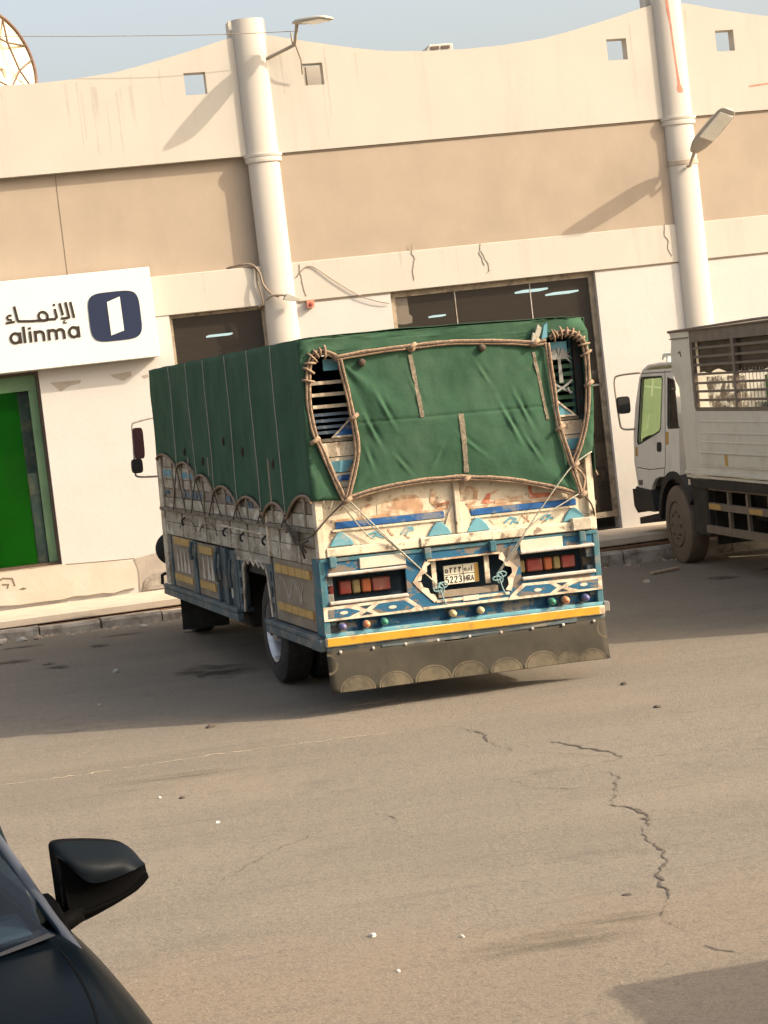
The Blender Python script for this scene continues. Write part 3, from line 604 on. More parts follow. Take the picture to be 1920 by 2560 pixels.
let([([arb(150, 585), arb(118, 588), arb(102, 605), arb(112, 625), arb(150, 630)], .024), ([arb(85, 660), arb(175, 645)], .026)])

# little things on the wall
ab = thing('alarm_box', 'small red alarm box on the wall right of the column', 'alarm box', (5.135, 0, 3.53))
MB().prism(rrect(0, 0, .05, .055, 5, 20), 'y', -.06, .014).build('box_case', 'redpaint', ab)
MB().lathe([(.001, -.075), (.025, -.07), (.03, -.06)], (0, 0, -.01), 'y', 12).build('lens', 'red', ab)
fl = thing('pipe_bracket', 'grey pipe bracket with cable end clamped on the first column', 'bracket', (4.74, -.17, 3.66))
MB().tube([(-.22, .02, -.02), (-.12, -.02, .03), (.0, -.06, .02), (.14, -.06, -.02), (.20, -.02, -.06)], .022, 7).build('pipe_arm', 'lamppole', fl, smooth=True)
MB().prism([(.0, -.05), (.20, -.09), (.24, -.06), (.05, .03)], 'y', -.10, -.02).build('clamp', 'lampgrey', fl, bevel=.006)
cb = MB().tube(smooth_path([(4.10, .12, 4.12), (4.28, .02, 4.14), (4.42, -.03, 4.12), (4.50, -.06, 4.0), (4.52, -.10, 3.85), (4.60, -.13, 3.72), (4.70, -.17, 3.66)]), .016, 6).build('cable', 'copper', smooth=True)
tag(cb, 'thick grey cable looping down the left of the first column to the bracket', 'cable')
cb = MB().tube(smooth_path([(4.30, .02, 4.10), (4.45, -.02, 4.07), (4.46, -.03, 3.9), (4.49, -.03, 3.72), (4.50, -.03, 3.6), (4.44, -.01, 3.56)]), .012, 6).build('cable', 'copper', smooth=True)
tag(cb, 'thinner grey cable hanging straight beside the looped one at the first column', 'cable')
cb = MB().tube(smooth_path([(4.99, -.008, 3.90), (5.19, -.012, 4.03), (5.5, -.02, 3.80), (5.8, -.02, 3.58), (6.05, -.02, 3.47), (6.22, -.012, 3.425)]), .006, 5).build('cable', 'copper', smooth=True)
tag(cb, 'thin wire sagging over the wall from the column to the wide window', 'cable')
cb = MB().tube(smooth_path([(-1.3, -.3, 7.42), (1.0, -.3, 7.33), (2.6, -.3, 7.22), (4.2, -.3, 7.12), (5.33, -.26, 7.09)]), .0045, 4).build('cable', 'copper', smooth=True)
tag(cb, 'thin overhead wire crossing the sky to the first lamp', 'cable')

# street lamps on the columns
def lamp(label, base, elbow, head0, tip, clampz, cx, roll, fat):
    t = thing('street_lamp', label, 'street lamp', base, group='street lamps on the columns')
    b = Vector(base); P = lambda q: Vector(q) - b
    MB().tube([(0, .03, 0), P(elbow), P(head0)], .024, 10).build('lamp_arm', 'lamppole', t, smooth=True, auto=True)
    if clampz: MB().lathe([(.214, -.035), (.228, -.03), (.228, .03), (.214, .035)], Vector((cx, .02, clampz)) - b, 'z', 32).flat(.02 - b.y, .56).build('clamp_band', 'lamppole', t, smooth=True, auto=True)
    d = (Vector(tip) - Vector(head0)).normalized(); side = d.cross(Vector((0, 0, 1))).normalized(); up = side.cross(d)
    up, side = up * math.cos(roll) + side * math.sin(roll), side * math.cos(roll) - up * math.sin(roll)
    h0 = P(head0) - d * .04; L = (Vector(tip) - Vector(head0)).length + .05
    prof = [(0, .055, .04), (.06, .085, .055), (.15, .115, .07), (.28, .135, .075), (.65, .14, .07), (.9, .13, .055), (.97, .11, .04), (1.0, .07, .02)]
    rows = []; low = []
    for s_, w, th in prof:
        th *= fat
        o = h0 + d * (L * s_)
        rows.append([o + side * (w * math.cos(a)) + up * (th * (math.sin(a) if math.sin(a) > 0 else .35 * math.sin(a))) for a in (2 * PI * k / 16 for k in range(17))])
    mb = MB().grid(rows); mb.f += [list(range(16)), list(range(len(mb.v) - 17, len(mb.v) - 1))]
    hd = mb.build('lamp_head', 'lampgrey', t, smooth=True, auto=True)
    q0 = h0 + d * (L * .36) - up * .024 * fat; q1 = h0 + d * (L * .92) - up * .017 * fat
    MB().add([q0 + side * .11, q0 - side * .11, q1 - side * .105, q1 + side * .105] + [v - up * .012 for v in (q0 + side * .10, q0 - side * .10, q1 - side * .095, q1 + side * .095)],
             [(0, 1, 2, 3), (4, 5, 6, 7), (0, 1, 5, 4), (1, 2, 6, 5), (2, 3, 7, 6), (3, 0, 4, 7)]).build('lamp_lens', 'lens', hd)
    return t, b
t, b = lamp('street lamp high on the first column with its arm reaching over the parapet', (4.93, -.05, 6.80), (5.30, -.20, 6.925), (5.33, -.37, 7.17), (5.64, -.90, 7.11), 0, 4.74, math.radians(-4), .7)
MB().tube([Vector((5.28, -.19, 6.90)) - b, Vector((5.27, -.19, 7.09)) - b], .012, 6).build('arm_stub', 'lamppole', t)
MB().tube([Vector((5.31, -.20, 6.92)) - b, Vector((5.37, -.16, 6.72)) - b, Vector((5.38, -.08, 6.55)) - b], .010, 6).build('loose_cable', 'copper', t)
t, b = lamp('street lamp on the second column with its head tilted up and outward', (10.62, -.15, 4.86), (10.63, -.20, 4.86), (10.70, -.25, 5.06), (10.97, -.94, 5.48), 4.93, 10.606, math.radians(-24), 1.25)

# ------------------------------------------------------------------ the decorated cargo truck (local: u right, v forward, z up)
fw = Vector((-.0711, .9974, .0078)).normalized(); ri = Vector((.997, .071, -.0275)); ri = (ri - fw * ri.dot(fw)).normalized(); tu = ri.cross(fw)
T0 = Vector((4.0612, -10.7282, -.3121))
TM = Matrix(((ri.x, fw.x, tu.x, T0.x), (ri.y, fw.y, tu.y, T0.y), (ri.z, fw.z, tu.z, T0.z), (0, 0, 0, 1)))
trk = thing('cargo_truck', 'old cream and blue painted cargo truck parked tail-out with a yellow bumper bar', 'truck', mw=TM)
W = 1.20
# chassis and running gear
B(-.45, .45, .3, 8.0, .55, .95).build('chassis', 'chassis', trk)
B(-1.15, 1.15, .25, 6.7, .98, 1.16).build('bed_floor', 'chassis', trk)
B(-1.12, 1.12, 1.95, 2.35, .42, .58).build('axle', 'chassis', trk)
def wheel(u, v, out, parent, r=.48, w=.27, tm='rubber', rm='chrome', zc=None, dish=.10, name='wheel', hub='chrome'):
    zc = r if zc is None else zc; s_ = out
    ty = MB().lathe([(r * .60, -w / 2 * s_), (r * .86, -w / 2 * s_), (r * .97, -w * .42 * s_), (r, -w * .3 * s_), (r, w * .3 * s_), (r * .97, w * .42 * s_), (r * .86, w / 2 * s_), (r * .60, w / 2 * s_)], (u, v, zc), 'x', 40).build(name, tm, parent, smooth=True, auto=True)
    MB().lathe([(r * .60, w / 2 * s_ * .96), (r * .57, w * .40 * s_), (r * .54, (w / 2 - dish) * s_), (r * .40, (w / 2 - dish * 1.1) * s_), (r * .25, (w / 2 - dish * .8) * s_), (r * .2, (w / 2 - dish * .1) * s_), (.001, (w / 2 - dish * .05) * s_)], (u, v, zc), 'x', 40).build('rim', rm, ty, smooth=True, auto=True)
    for k in range(8):
        a = 2 * PI * k / 8
        MB().lathe([(.022, 0), (.020, .025 * s_), (.001, .03 * s_)], (u + (w / 2 - dish * .85) * s_, v + r * .33 * math.cos(a), zc + r * .33 * math.sin(a)), 'x', 6).build('wheel_nut', hub, ty)
    return ty
wheel(-1.00, 2.15, -1, trk, dish=.13); wheel(-.70, 2.15, -1, trk, dish=.02)
wheel(1.00, 2.15, 1, trk, dish=.13); wheel(.70, 2.15, 1, trk, dish=.02)
wheel(-.82, 7.12, -1, trk, w=.25, dish=-.04); wheel(.82, 7.12, 1, trk, w=.25, dish=-.04)
for s_ in (-1, 1): B(s_ * 1.13, s_ * .60, 6.60, 6.615, .10, .80).build('front_flap', 'rubber', trk)
B(.40, 1.10, 3.2, 4.7, .38, .98).build('fuel_tank_blocker', 'chassis', trk, bevel=.05); B(-1.08, -.50, 3.3, 4.0, .40, .98).build('air_tank_blocker', 'chassis', trk, bevel=.04)  # tanks, spare wheel, box and flap added to block light passing under the bed
MB().lathe([(.001, -.11), (.36, -.11), (.45, -.06), (.45, .06), (.36, .11), (.001, .11)], (0, 5.2, .52), 'z', 24).build('spare_wheel_blocker', 'rubber', trk, smooth=True, auto=True)
B(.30, 1.10, 4.9, 6.3, .45, .98).build('battery_box_blocker', 'chassis', trk, bevel=.02)
B(-1.05, 1.05, 1.45, 1.47, .35, 1.0).build('inner_flap_blocker', 'rubber', trk)
# cab, mostly hidden in front of the bed
cabp = [(6.85, .80), (8.10, .80), (8.14, 1.35), (7.95, 2.05), (7.80, 2.18), (6.85, 2.20)]
MB().prism(cabp, 'x', -.96, .96).build('cab', 'truckwhite', trk, bevel=.04)
for s_ in (-1, 1): MB().prism([(7.0, 1.45), (7.98, 1.45), (7.84, 2.02), (7.0, 2.02)], 'x', s_ * .96, s_ * .966).build('cab_window', 'rearglass', trk)
MB().add([(-.9, 8.115, 1.42), (.9, 8.115, 1.42), (.82, 7.965, 2.02), (-.82, 7.965, 2.02)] + [(a, b_ + .012, c) for a, b_, c in ((-.9, 8.115, 1.42), (.9, 8.115, 1.42), (.82, 7.965, 2.02), (-.82, 7.965, 2.02))], [(0, 1, 2, 3), (4, 5, 6, 7), (0, 1, 5, 4), (1, 2, 6, 5), (2, 3, 7, 6), (3, 0, 4, 7)]).build('windscreen', 'rearglass', trk)
B(-.96, .96, 8.08, 8.24, .5, .78).build('front_bumper', 'truckwhite', trk, bevel=.03)
B(-1.2, 1.2, 6.72, 6.80, 1.15, 2.07).build('headboard', 'cream_paint', trk, bevel=.01)
B(-1.215, -1.13, 6.66, 6.86, .60, 2.04).build('front_post', 'trim_white', trk, bevel=.008)
# wing mirror on its bracket
mr = MB().tube(smooth_path([(-1.05, 7.2, 2.50), (-1.33, 7.2, 2.455), (-1.385, 7.2, 2.42), (-1.39, 7.2, 2.30), (-1.40, 7.2, 1.95), (-1.40, 7.2, 1.88), (-1.36, 7.2, 1.83), (-1.02, 7.2, 1.81)], 5), .012, 7).build('mirror_bracket', 'steel', trk, smooth=True)
MB().prism(rrect(-1.34, 2.21, .058, .178, 5, 28), 'y', 7.13, 7.20).build('wing_mirror', mat('brown mirror shell', (0.085, 0.035, 0.035), 0.45, 0.1, 6), mr, bevel=.012)
MB().prism(rrect(-1.38, 1.955, .062, .082, 4, 24), 'y', 7.13, 7.20).build('wide_mirror', 'black_plastic', mr, bevel=.012)
MB().lathe([(.001, -.03), (.16, -.03), (.19, -.01), (.19, .02), (.15, .035), (.001, .035)], (-1.07, 7.15, .985), 'y', 28).build('air_filter', 'black_plastic', trk, smooth=True, auto=True)
for v in (6.95,):
    MB().tube([(-1.2, 7.0, .72), (-1.23, 7.05, .70), (-1.23, 7.08, .60)], .02, 6).build('hose', 'chassis', trk)

# --- left and right bed sides: planks, stakes, rails
def bedside(s_):
    x0, x1 = s_ * W, s_ * (W - .035)
    for z0, z1, m_, off in ((1.185, 1.325, 'dusty_board', 0), (1.329, 1.45, 'dusty_board', .006), (1.492, 1.60, 'dusty_board', -.004), (1.604, 1.70, 'greybrown', .004), (1.704, 1.80, 'dusty_board', 0), (1.804, 1.93, 'dusty_board', -.004), (1.934, 2.06, 'dusty_board', .003)):
        for a, b_ in ((.03, 1.66), (1.70, 4.2), (4.205, 6.70)):
            B(x0 - s_ * off, x1 - s_ * off, a, b_, z0, z1).build('side_plank', m_, trk, bevel=.005)
    B(s_ * (W + .03), s_ * (W - .03), 0.02, 1.66, 1.452, 1.490).build('side_rail', 'rail_brown', trk, bevel=.004)
    B(s_ * (W + .035), s_ * (W - .03), 1.70, 6.80, 1.452, 1.490).build('side_rail', 'rail_brown', trk, bevel=.004)
    st = B(s_ * (W + .016), s_ * (W + .002), -.0225, .0225, 0, .56).mesh('stake', 'greybrown')
    for k in range(13): instance('stake', st, trk, (0, .35 + k * .52 + random.uniform(-.12, .12), 1.493))
    st2 = B(s_ * (W + .012), s_ * (W + .001), -.018, .018, 0, .26).mesh('stake', 'dusty_board')
    for v in (.62, 1.30, 2.55, 3.30, 4.45, 5.70): instance('stake', st2, trk, (0, v, 1.188))
    B(s_ * (W + .022), s_ * (W - .02), 1.655, 1.705, 1.19, 1.62).build('side_post', 'trim_white', trk, bevel=.004)
    for z in (2.16, 2.30, 2.44, 2.58, 2.72, 2.86): B(s_ * (W - .01), s_ * (W - .035), .05, 6.65, z, z + .05).build('side_slat', 'teal', trk)
    for k in range(6): B(s_ * (W - .036), s_ * (W - .075), .1 + k * 1.28, .15 + k * 1.28, 1.1, 2.95).build('rack_post', 'teal', trk)
bedside(-1); bedside(1)
# painted dabs on the left boards
for (v0, v1, z0, z1, m_) in ((6.5, 5.95, 1.83, 1.91, 'skyblue'), (5.5, 4.75, 1.82, 1.89, 'skyblue'), (6.55, 6.25, 1.63, 1.69, 'fadedblue'), (5.6, 4.4, 1.615, 1.69, 'fadedblue'), (3.35, 2.8, 1.62, 1.69, 'fadedblue'), (2.45, 2.2, 1.59, 1.66, 'fadedblue')):
    n_ = max(2, int((v0 - v1) / .26))
    for k in range(n_):
        a = v0 - (v0 - v1) * k / n_; b_ = v0 - (v0 - v1) * (k + .86) / n_
        MB().prism([(a, z0), (b_, z0 + .01), (b_ + .03, z1), (a - .02, z1 - .008)], 'x', -W - .0075, -W - .004).build('painted_mark', m_, trk)
for v in (5.4, 4.35): MB().stroke(arc(v, 1.24, .45, 15, 165, 14, .15), .022, 'x', -W - .0085, -W - .0045).build('painted_arc', 'greybrown', trk)
MB().tube([(-W - .045, 3.55, 1.40), (-W - .045, 3.0, 1.395), (-W - .045, 1.75, 1.385)], .009, 6).build('handrail', 'trim_white', trk)
for v, z in ((5.46, 1.38), (3.4, 1.35), (2.65, 1.33), (1.75, 1.34)):
    MB().tube([(-W - .01, v, z + .03), (-W - .05, v, z), (-W - .05, v, z - .035), (-W - .03, v + .02, z - .05)], .011, 6).build('hook', 'chassis', trk)
# --- lower left skirt: tool boxes, wheel arch plate, rear panel, rails
def skirt(s_):
    o = s_ * (W - .005); i_ = s_ * (W - .10); f = s_ * (W + .012)
    tb = B(o, i_, 5.28, 6.42, .62, 1.175).build('toolbox', 'greybrown', trk, bevel=.006)
    tb2 = B(o, i_, 4.10, 5.05, .62, 1.16).build('toolbox', 'greybrown', trk, bevel=.006)
    for p, (v0, v1, z0, z1) in ((tb, (6.235, 5.36, 1.095, 1.172)), (tb, (6.35, 5.34, .695, .765)), (tb2, (4.88, 4.22, 1.065, 1.140)), (tb2, (4.95, 4.19, .70, .775))):
        n_ = 5
        for k in range(n_):
            a = lerp(v0, v1, k / n_); b_ = lerp(v0, v1, (k + .93) / n_); B(f, s_ * (W - .004), a, b_, z0, z1).build('reflector_tape', 'tape', p)
    for p, vs in ((tb, (6.15, 5.95, 5.75, 5.55)), (tb2, (4.75, 4.5, 4.32))):
        for v in vs:
            MB().prism([(v - .075, .80), (v + .075, .80), (v, 1.07)], 'x', s_ * (W - .003), s_ * (W + .001)).build('painted_spike', 'steel', p)
    for v0, v1 in ((6.42, 6.50), (5.05, 5.28), (4.02, 4.10), (3.60, 3.68), (3.12, 3.22)):
        B(f, i_, v0 + .004, v1 - .004, .62, 1.17).build('skirt_post', 'slateblue', trk, bevel=.005)
    B(s_ * (W - .03), i_, 3.12, 4.02, .62, 1.15).build('skirt_panel', 'slateblue', trk)
    for v, z0, z1 in ((5.17, .98, 1.16), (4.92, .90, 1.15), (3.95, .82, 1.12), (3.78, .85, 1.1), (3.45, .75, 1.12), (3.30, .80, 1.08)):
        MB().tube([(s_ * (W + .03), v, z1), (s_ * (W + .045), v, (z0 + z1) / 2), (s_ * (W + .03), v + .03, z0)], .018, 7).build('latch', 'slateblue', trk)
    B(s_ * (W + .015), s_ * (W + .01), 3.36, 3.42, .70, .90).build('white_tag', 'white_board', trk)
    # wheel arch plate with a toothed white edge
    ar = [(3.12, .60), (3.12, 1.182), (1.68, 1.182), (1.68, .635), (1.80, .64), (1.83, .80), (1.87, 1.0), (1.93, 1.08), (2.0, 1.06), (2.08, 1.105), (2.18, 1.06), (2.28, 1.115), (2.38, 1.065), (2.50, 1.12), (2.62, 1.07), (2.72, 1.12), (2.80, 1.04), (2.84, 1.06), (2.86, .90), (2.93, .60)]
    slots = [[(2.93 + .04, z), (3.06, z), (3.06, z + .10), (2.97, z + .10)] for z in (.66, .82, .98)] + [[(1.71, z), (1.79, z), (1.79, z + .09), (1.71, z + .09)] for z in (.68, .82, .96)]
    MB().prism(ar, 'x', s_ * (W - .0), s_ * (W - .02), slots).build('arch_plate', 'slateblue', trk)
    MB().tube([(s_ * (W + .004), a, b_) for a, b_ in ar[4:]], .011, 6).build('arch_trim', 'trim_white', trk)
    MB().prism([(3.12, 1.085), (3.12, 1.183), (1.68, 1.183), (1.68, 1.12)], 'x', s_ * (W + .001), s_ * (W + .006)).build('arch_cap', 'dusty_board', trk)
    # rear panel
    rpn = B(o, i_, .10, 1.66, .63, 1.18).build('rear_side_panel', 'greybrown', trk, bevel=.006)
    for z0, z1 in ((1.062, 1.135), (.735, .80)):
        for k in range(5):
            a = 1.53 - k * .244; B(f, s_ * (W - .004), a, a - .228, z0, z1).build('reflector_tape', 'tape', rpn)
    for pts in ([(1.35, 1.03), (1.12, .85), (.95, 1.02)], [(.92, 1.03), (.74, .84), (.60, 1.03)], [(.80, .98), (.66, .83)]):
        MB().stroke(pts, .012, 'x', s_ * (W - .003), s_ * (W + .0005)).build('scratched_line', 'steel', rpn)
    for z in (.70, .86, 1.02): B(f, i_, .02, .13, z, z + .095).build('side_hinge', 'slateblue', trk, bevel=.006)
    # rails
    for a, b_ in ((3.10, 6.93), (.06, 1.95)):
        B(s_ * (W + .05), s_ * (W - .12), a, b_, .575, .615).build('side_step', 'slateblue', trk, bevel=.006)
        B(s_ * (W + .045), s_ * (W - .02), a, b_, .497, .570).build('side_guard', 'slateblue', trk, bevel=.008)
skirt(-1); skirt(1)

# --- tailgate
def tl6(x, y): # drawing units of the tailgate face to metres
    q = (y - 250) + .1026 * (x - 135); return (-1.031 + (x - 135) * .001595 - q * .00014, 1.504 - q * .00158)
B(-1.19, 1.19, .03, .07, 1.25, 1.80).build('tailgate', 'cream_paint', trk)
for z0, z1, o in ((1.805, 1.925, 0), (1.93, 2.05, .004), (2.055, 2.17, -.003)): B(-1.17, 1.17, .035 + o, .07, z0, z1).build('tail_plank', 'cream_paint', trk, bevel=.004)
for a, b_ in ((-1.205, -1.142), (1.142, 1.205)): B(a, b_, -.012, .075, 1.25, 2.15).build('corner_post', 'cream_paint', trk, bevel=.006); B(a, b_, .05, .075, 2.16, 2.95).build('rack_upright', 'chassis', trk)
B(-.024, .024, -.012, .03, 1.34, 1.80).build('centre_post', 'cream_paint', trk, bevel=.005)
MB().prism([(-.03, 1.34), (-.10, 1.345), (-.12, 1.40), (-.07, 1.52), (-.03, 1.58)], 'y', .014, .03).build('gusset', 'cream_paint', trk)
MB().prism([(.03, 1.58), (.09, 1.54), (.115, 1.46), (.09, 1.38), (.10, 1.345), (.03, 1.34)], 'y', .014, .03).build('gusset', 'cream_paint', trk)
for a, b_, z in ((-1.035, -.115, 1.476), (.115, 1.045, 1.468)):
    B(a, b_, .012, .03, z, z + .052).build('painted_stripe', 'deepblue', trk, bevel=.004)
    B(a - .03, b_, .016, .0295, z - .022, z - .004).build('stripe_lip', 'cream_paint', trk)
    B(a - .03, b_, .020, .0295, z + .056, z + .076).build('stripe_lip', 'faded_brown', trk)
for c in (-.998, -.165, .17, 1.018):
    MB().prism([(c - .105, 1.338), (c + .105, 1.338), (c + .075, 1.39), (c + .04, 1.425), (c + .02, 1.445), (c - .02, 1.445), (c - .05, 1.42), (c - .08, 1.38)], 'y', .008, .03).build('painted_mound', 'skyblue', trk, bevel=.006)
for a, b_, z0, z1, v in ((-1.14, -.355, 1.257, 1.328, -.022), (-.35, .262, 1.262, 1.334, -.036), (.266, 1.14, 1.255, 1.330, -.026)):
    B(a, b_, v, .03, z0, z1).build('tail_ledge', 'cream_paint', trk, bevel=.006)
for p in ([(300, 300), (340, 283), (380, 300)], [(320, 312), (350, 298), (390, 312)], [(480, 295), (505, 262), (545, 258)], [(505, 298), (520, 275), (550, 270)], [(1040, 235), (1075, 208), (1110, 215)], [(1075, 240), (1090, 225), (1120, 235)], [(1245, 220), (1265, 195), (1300, 195)], [(1270, 222), (1285, 207), (1315, 210)]):
    MB().stroke([tl6(*q) for q in smooth_path(p, 4) and [(v.x, v.y) for v in [Vector((*k, 0)) for k in p]]], .017, 'y', .026, .031).build('painted_leaf', 'skyblue', trk)
for p in ([(410, 268), (425, 290), (440, 300)], [(1140, 195), (1165, 215), (1180, 230)], [(960, 215), (985, 240), (1015, 232)], [(1150, 235), (1165, 215), (1172, 196)]):
    MB().stroke([tl6(*q) for q in p], .014, 'y', .026, .031).build('painted_leaf', 'faded_brown', trk)
def blob(pts, m_, nm='faded_painting'): MB().prism([tl6(*q) for q in pts], 'y', .026, .031).build(nm, m_, trk)
blob([(268, 158), (308, 150), (312, 200), (270, 205)], 'faded_brown')
blob([(350, 140), (430, 118), (480, 92), (560, 90), (600, 125), (598, 170), (520, 182), (355, 196)], 'faded_brown')
for p, w, m_ in (([(655, 62), (650, 120), (680, 150), (735, 148)], .05, 'faded_brown'), ([(830, 55), (885, 65), (880, 120), (835, 145)], .035, 'faded_brown'), ([(665, 148), (740, 132)], .03, 'faded_red')):
    MB().stroke([tl6(*q) for q in p], w, 'y', .0255, .031).build('faded_letter', m_, trk)
blob([(915, 132), (945, 85), (1010, 62), (965, 95), (960, 122), (985, 128), (955, 138)], 'faded_red', 'faded_letter')
blob([(985, 118), (1145, 92), (1148, 112), (990, 136)], 'faded_brown')
blob([(1172, 40), (1190, 42), (1195, 80), (1330, 75), (1330, 95), (1180, 108)], 'faded_red', 'faded_letter')
for q in ((310, 150), (815, 75)): MB().prism([(tl6(*q)[0] + .02 * math.cos(t), tl6(*q)[1] + .02 * math.sin(t)) for t in (2 * PI * k / 12 for k in range(12))], 'y', .0245, .031).build('bolt_hole', 'faded_brown', trk)
B(.97, 1.14, -.06, .02, 1.258, 1.36).build('latch_block', 'dusty_board', trk, bevel=.008)

# rack behind the tarp openings
sl_ = B(-1.13, 1.13, .04, .065, -.014, .014).mesh('rack_slat', 'dusty_board')
for z in (2.655, 2.56, 2.465): instance('rack_slat', B(-1.13, .75, .04, .065, -.014, .014).mesh('rack_slat', 'cream_paint') if z == 2.655 else bpy.data.meshes['rack_slat.001'], trk, (0, 0, z))
for z in (2.40, 2.35, 2.30, 2.255): instance('rack_slat', B(-1.13, .75, .06, .085, -.012, .012).mesh('rack_slat', 'fadedblue') if z == 2.40 else bpy.data.meshes['rack_slat.002'], trk, (0, 0, z))
gs = B(.78, 1.125, .05, .07, -.017, .017).mesh('rack_slat', 'tarp')
for k in range(9): instance('rack_slat', gs, trk, (0, 0, 2.24 + .064 * k))
B(-1.14, 1.14, .03, .07, 2.178, 2.205).build('rack_beam', 'rail_brown', trk)
B(-1.02, -.90, .028, .04, 2.75, 2.84).build('top_plate', 'skyblue', trk); B(.90, 1.08, .028, .04, 2.74, 2.83).build('top_plate', 'skyblue', trk)
for s_, x0 in ((1, -.99), (-1, 1.10)):
    q = [(x0, 2.215), (x0 + s_ * .19, 2.215), (x0 + s_ * .18, 2.37)]
    MB().prism(q, 'y', .028, .04).build('triangle_plate', 'deepblue' if s_ > 0 else 'skyblue', trk)
    MB().stroke(q, .018, 'y', .020, .0275, closed=True).build('triangle_trim', 'trim_white', trk)
for c in (-.95, 1.02):
    MB().prism([(c - .10, 2.02), (c + .11, 2.02), (c + .05, 1.93), (c - .05, 1.93)], 'y', .022, .034).build('painted_panel', 'skyblue', trk)
    B(c - .09, c + .10, .022, .034, 1.86, 1.905).build('painted_panel', 'deepblue', trk)
# palm over crossed swords, cut from grey sheet
pm = MB(); cx, cz = 1.0, 2.685; yv = .022
pm.prism([(cx - .010, 2.49), (cx + .026, 2.49), (cx + .014, cz), (cx - .010, cz)], 'y', yv, yv + .01)
palm = pm.build('palm_trunk', 'emblem', trk)
for k, a in enumerate((-12, 10, 32, 55, 90, 125, 148, 170, 192)):
    a_ = math.radians(a); L = .115; d = (math.cos(a_), math.sin(a_)); 
    mid = (cx + d[0] * L * .6, cz + .015 + d[1] * L * .6 + .012); end = (cx + d[0] * L, cz + .015 + d[1] * L - .035)
    n_ = (-d[1] * .014, d[0] * .014)
    MB().prism([(cx, cz), (mid[0] - n_[0], mid[1] - n_[1]), end, (mid[0] + n_[0], mid[1] + n_[1])], 'y', yv - .001 * k, yv + .009 - .001 * k).build('palm_frond', 'emblem', trk)
for s_, o in ((1, 0), (-1, .0112)):
    pts = [(cx + .007 - s_ * .09, 2.507), (cx + .007 - s_ * .05, 2.475), (cx + .007 + s_ * .03, 2.43), (cx + .007 + s_ * .09, 2.40)]
    MB().stroke([(v.x, v.z) for v in smooth_path([(p[0], 0, p[1]) for p in pts], 4)], .018, 'y', yv - o, yv + .009 - o).build('sword', 'emblem', trk)
    MB().stroke([(cx + s_ * .055, 2.445), (cx + s_ * .075, 2.395)], .014, 'y', yv - .012 - o, yv - .001 - o).build('sword_guard', 'emblem', trk)

# --- blue tail frame
octo = [(-.30, 1.135), (.33, 1.135), (.36, 1.08), (.455, 1.0), (.41, .92), (.385, .825), (-.25, .815), (-.415, .98), (-.335, 1.07)]
fr = MB().prism([(-1.205, .755), (1.205, .755), (1.205, 1.243), (-1.205, 1.243)], 'y', 0, .03,
    [octo, [(-1.152, .895), (-.487, .895), (-.487, 1.118), (-1.152, 1.118)], [(.503, .915), (1.16, .915), (1.16, 1.122), (.503, 1.122)]]).build('tail_frame', 'blue', trk)
for a, b_ in ((-1.214, -1.160), (1.160, 1.214)): B(a, b_, -.008, .20, .62, 1.243).build('frame_post', 'teal', trk, bevel=.006)
B(-1.20, 1.20, .24, .26, .62, 1.24).build('frame_back', 'recess', trk)
B(-1.20, 1.20, -.012, .0, 1.215, 1.245).build('frame_lip', 'teal', trk, bevel=.003)
for a, b_, z0, z1 in ((-.871, -.483, 1.138, 1.228), (.510, .887, 1.118, 1.226)): B(a, b_, -.014, .0, z0, z1).build('number_board', 'white_board', trk, bevel=.003)
for c, z in ((-1.10, 1.215), (-.30, 1.205), (.265, 1.205), (1.055, 1.205)):
    B(c - .028, c + .028, -.05, -.013, z - .045, z + .045).build('hinge_block', 'teal', trk, bevel=.006)
LS = ((-1.14, -1.075, 'red'), (-1.026, -.927, 'red'), (-.915, -.852, 'ylens'), (-.836, -.760, 'orange'), (-.748, -.594, 'red'))
RS = ((.525, .580, 'ylens'), (.595, .738, 'red'), (.752, .823, 'orange'), (.835, .895, 'ylens'), (.908, 1.032, 'red'))
for rows, z0, z1 in ((LS, .935, 1.045), (RS, .945, 1.05)):
    for k, (a, b_, m_) in enumerate(rows): 
        o = B(a, b_, .10, .14, z0, z1).build('tail_lamp', m_, trk, bevel=.010)
        B(a - .006, b_ + .006, .141, .16, z0 - .01, z1 + .01).build('lamp_base', 'chassis', o)
for a, b_, z0, z1 in ((-1.152, -.487, .87, 1.10), (.503, 1.16, .89, 1.11)):
    B(a, b_, -.035, .01, z1, z1 + .028).build('lamp_guard', 'steel', trk, bevel=.008); B(a, b_, -.03, .01, z0, z0 + .030).build('lamp_guard', 'steel', trk, bevel=.008)
    B(a, b_, .16, .18, z0, z1).build('lamp_back', 'recess', trk)
# scalloped white trim of the plate recess
def trim(pts, w, seed):
    rng = random.Random(seed); P = [Vector(p) for p in pts]; L = []; Rr = []
    d = []
    for (a, b_) in zip(P, P[1:]):
        n_ = max(2, int((b_ - a).length / .035))
        d += [a.lerp(b_, k / n_) for k in range(n_)]
    d.append(P[-1])
    for i, p in enumerate(d):
        t = (d[min(len(d) - 1, i + 1)] - d[max(0, i - 1)]).normalized(); n_ = Vector((-t.y, t.x))
        L.append(p + n_ * w * .5); Rr.append(p - n_ * (w * (.25 + .45 * (i % 2))))
    poly = [(v.x, v.y) for v in L] + [(v.x, v.y) for v in reversed(Rr)]
    MB().prism(poly, 'y', -.008, -.001).build('recess_trim', 'trim_white', trk)
trim([(-.25, .81), (-.415, .98), (-.335, 1.07), (-.30, 1.135)], .045, 1)
trim([(.33, 1.135), (.36, 1.08), (.455, 1.0), (.41, .92), (.385, .825)], .045, 2)
B(-.25, .385, -.009, -.001, .792, .814).build('recess_trim', 'trim_white', trk)
B(-.30, .33, -.010, -.001, 1.136, 1.150).build('recess_trim', 'faded_brown', trk)
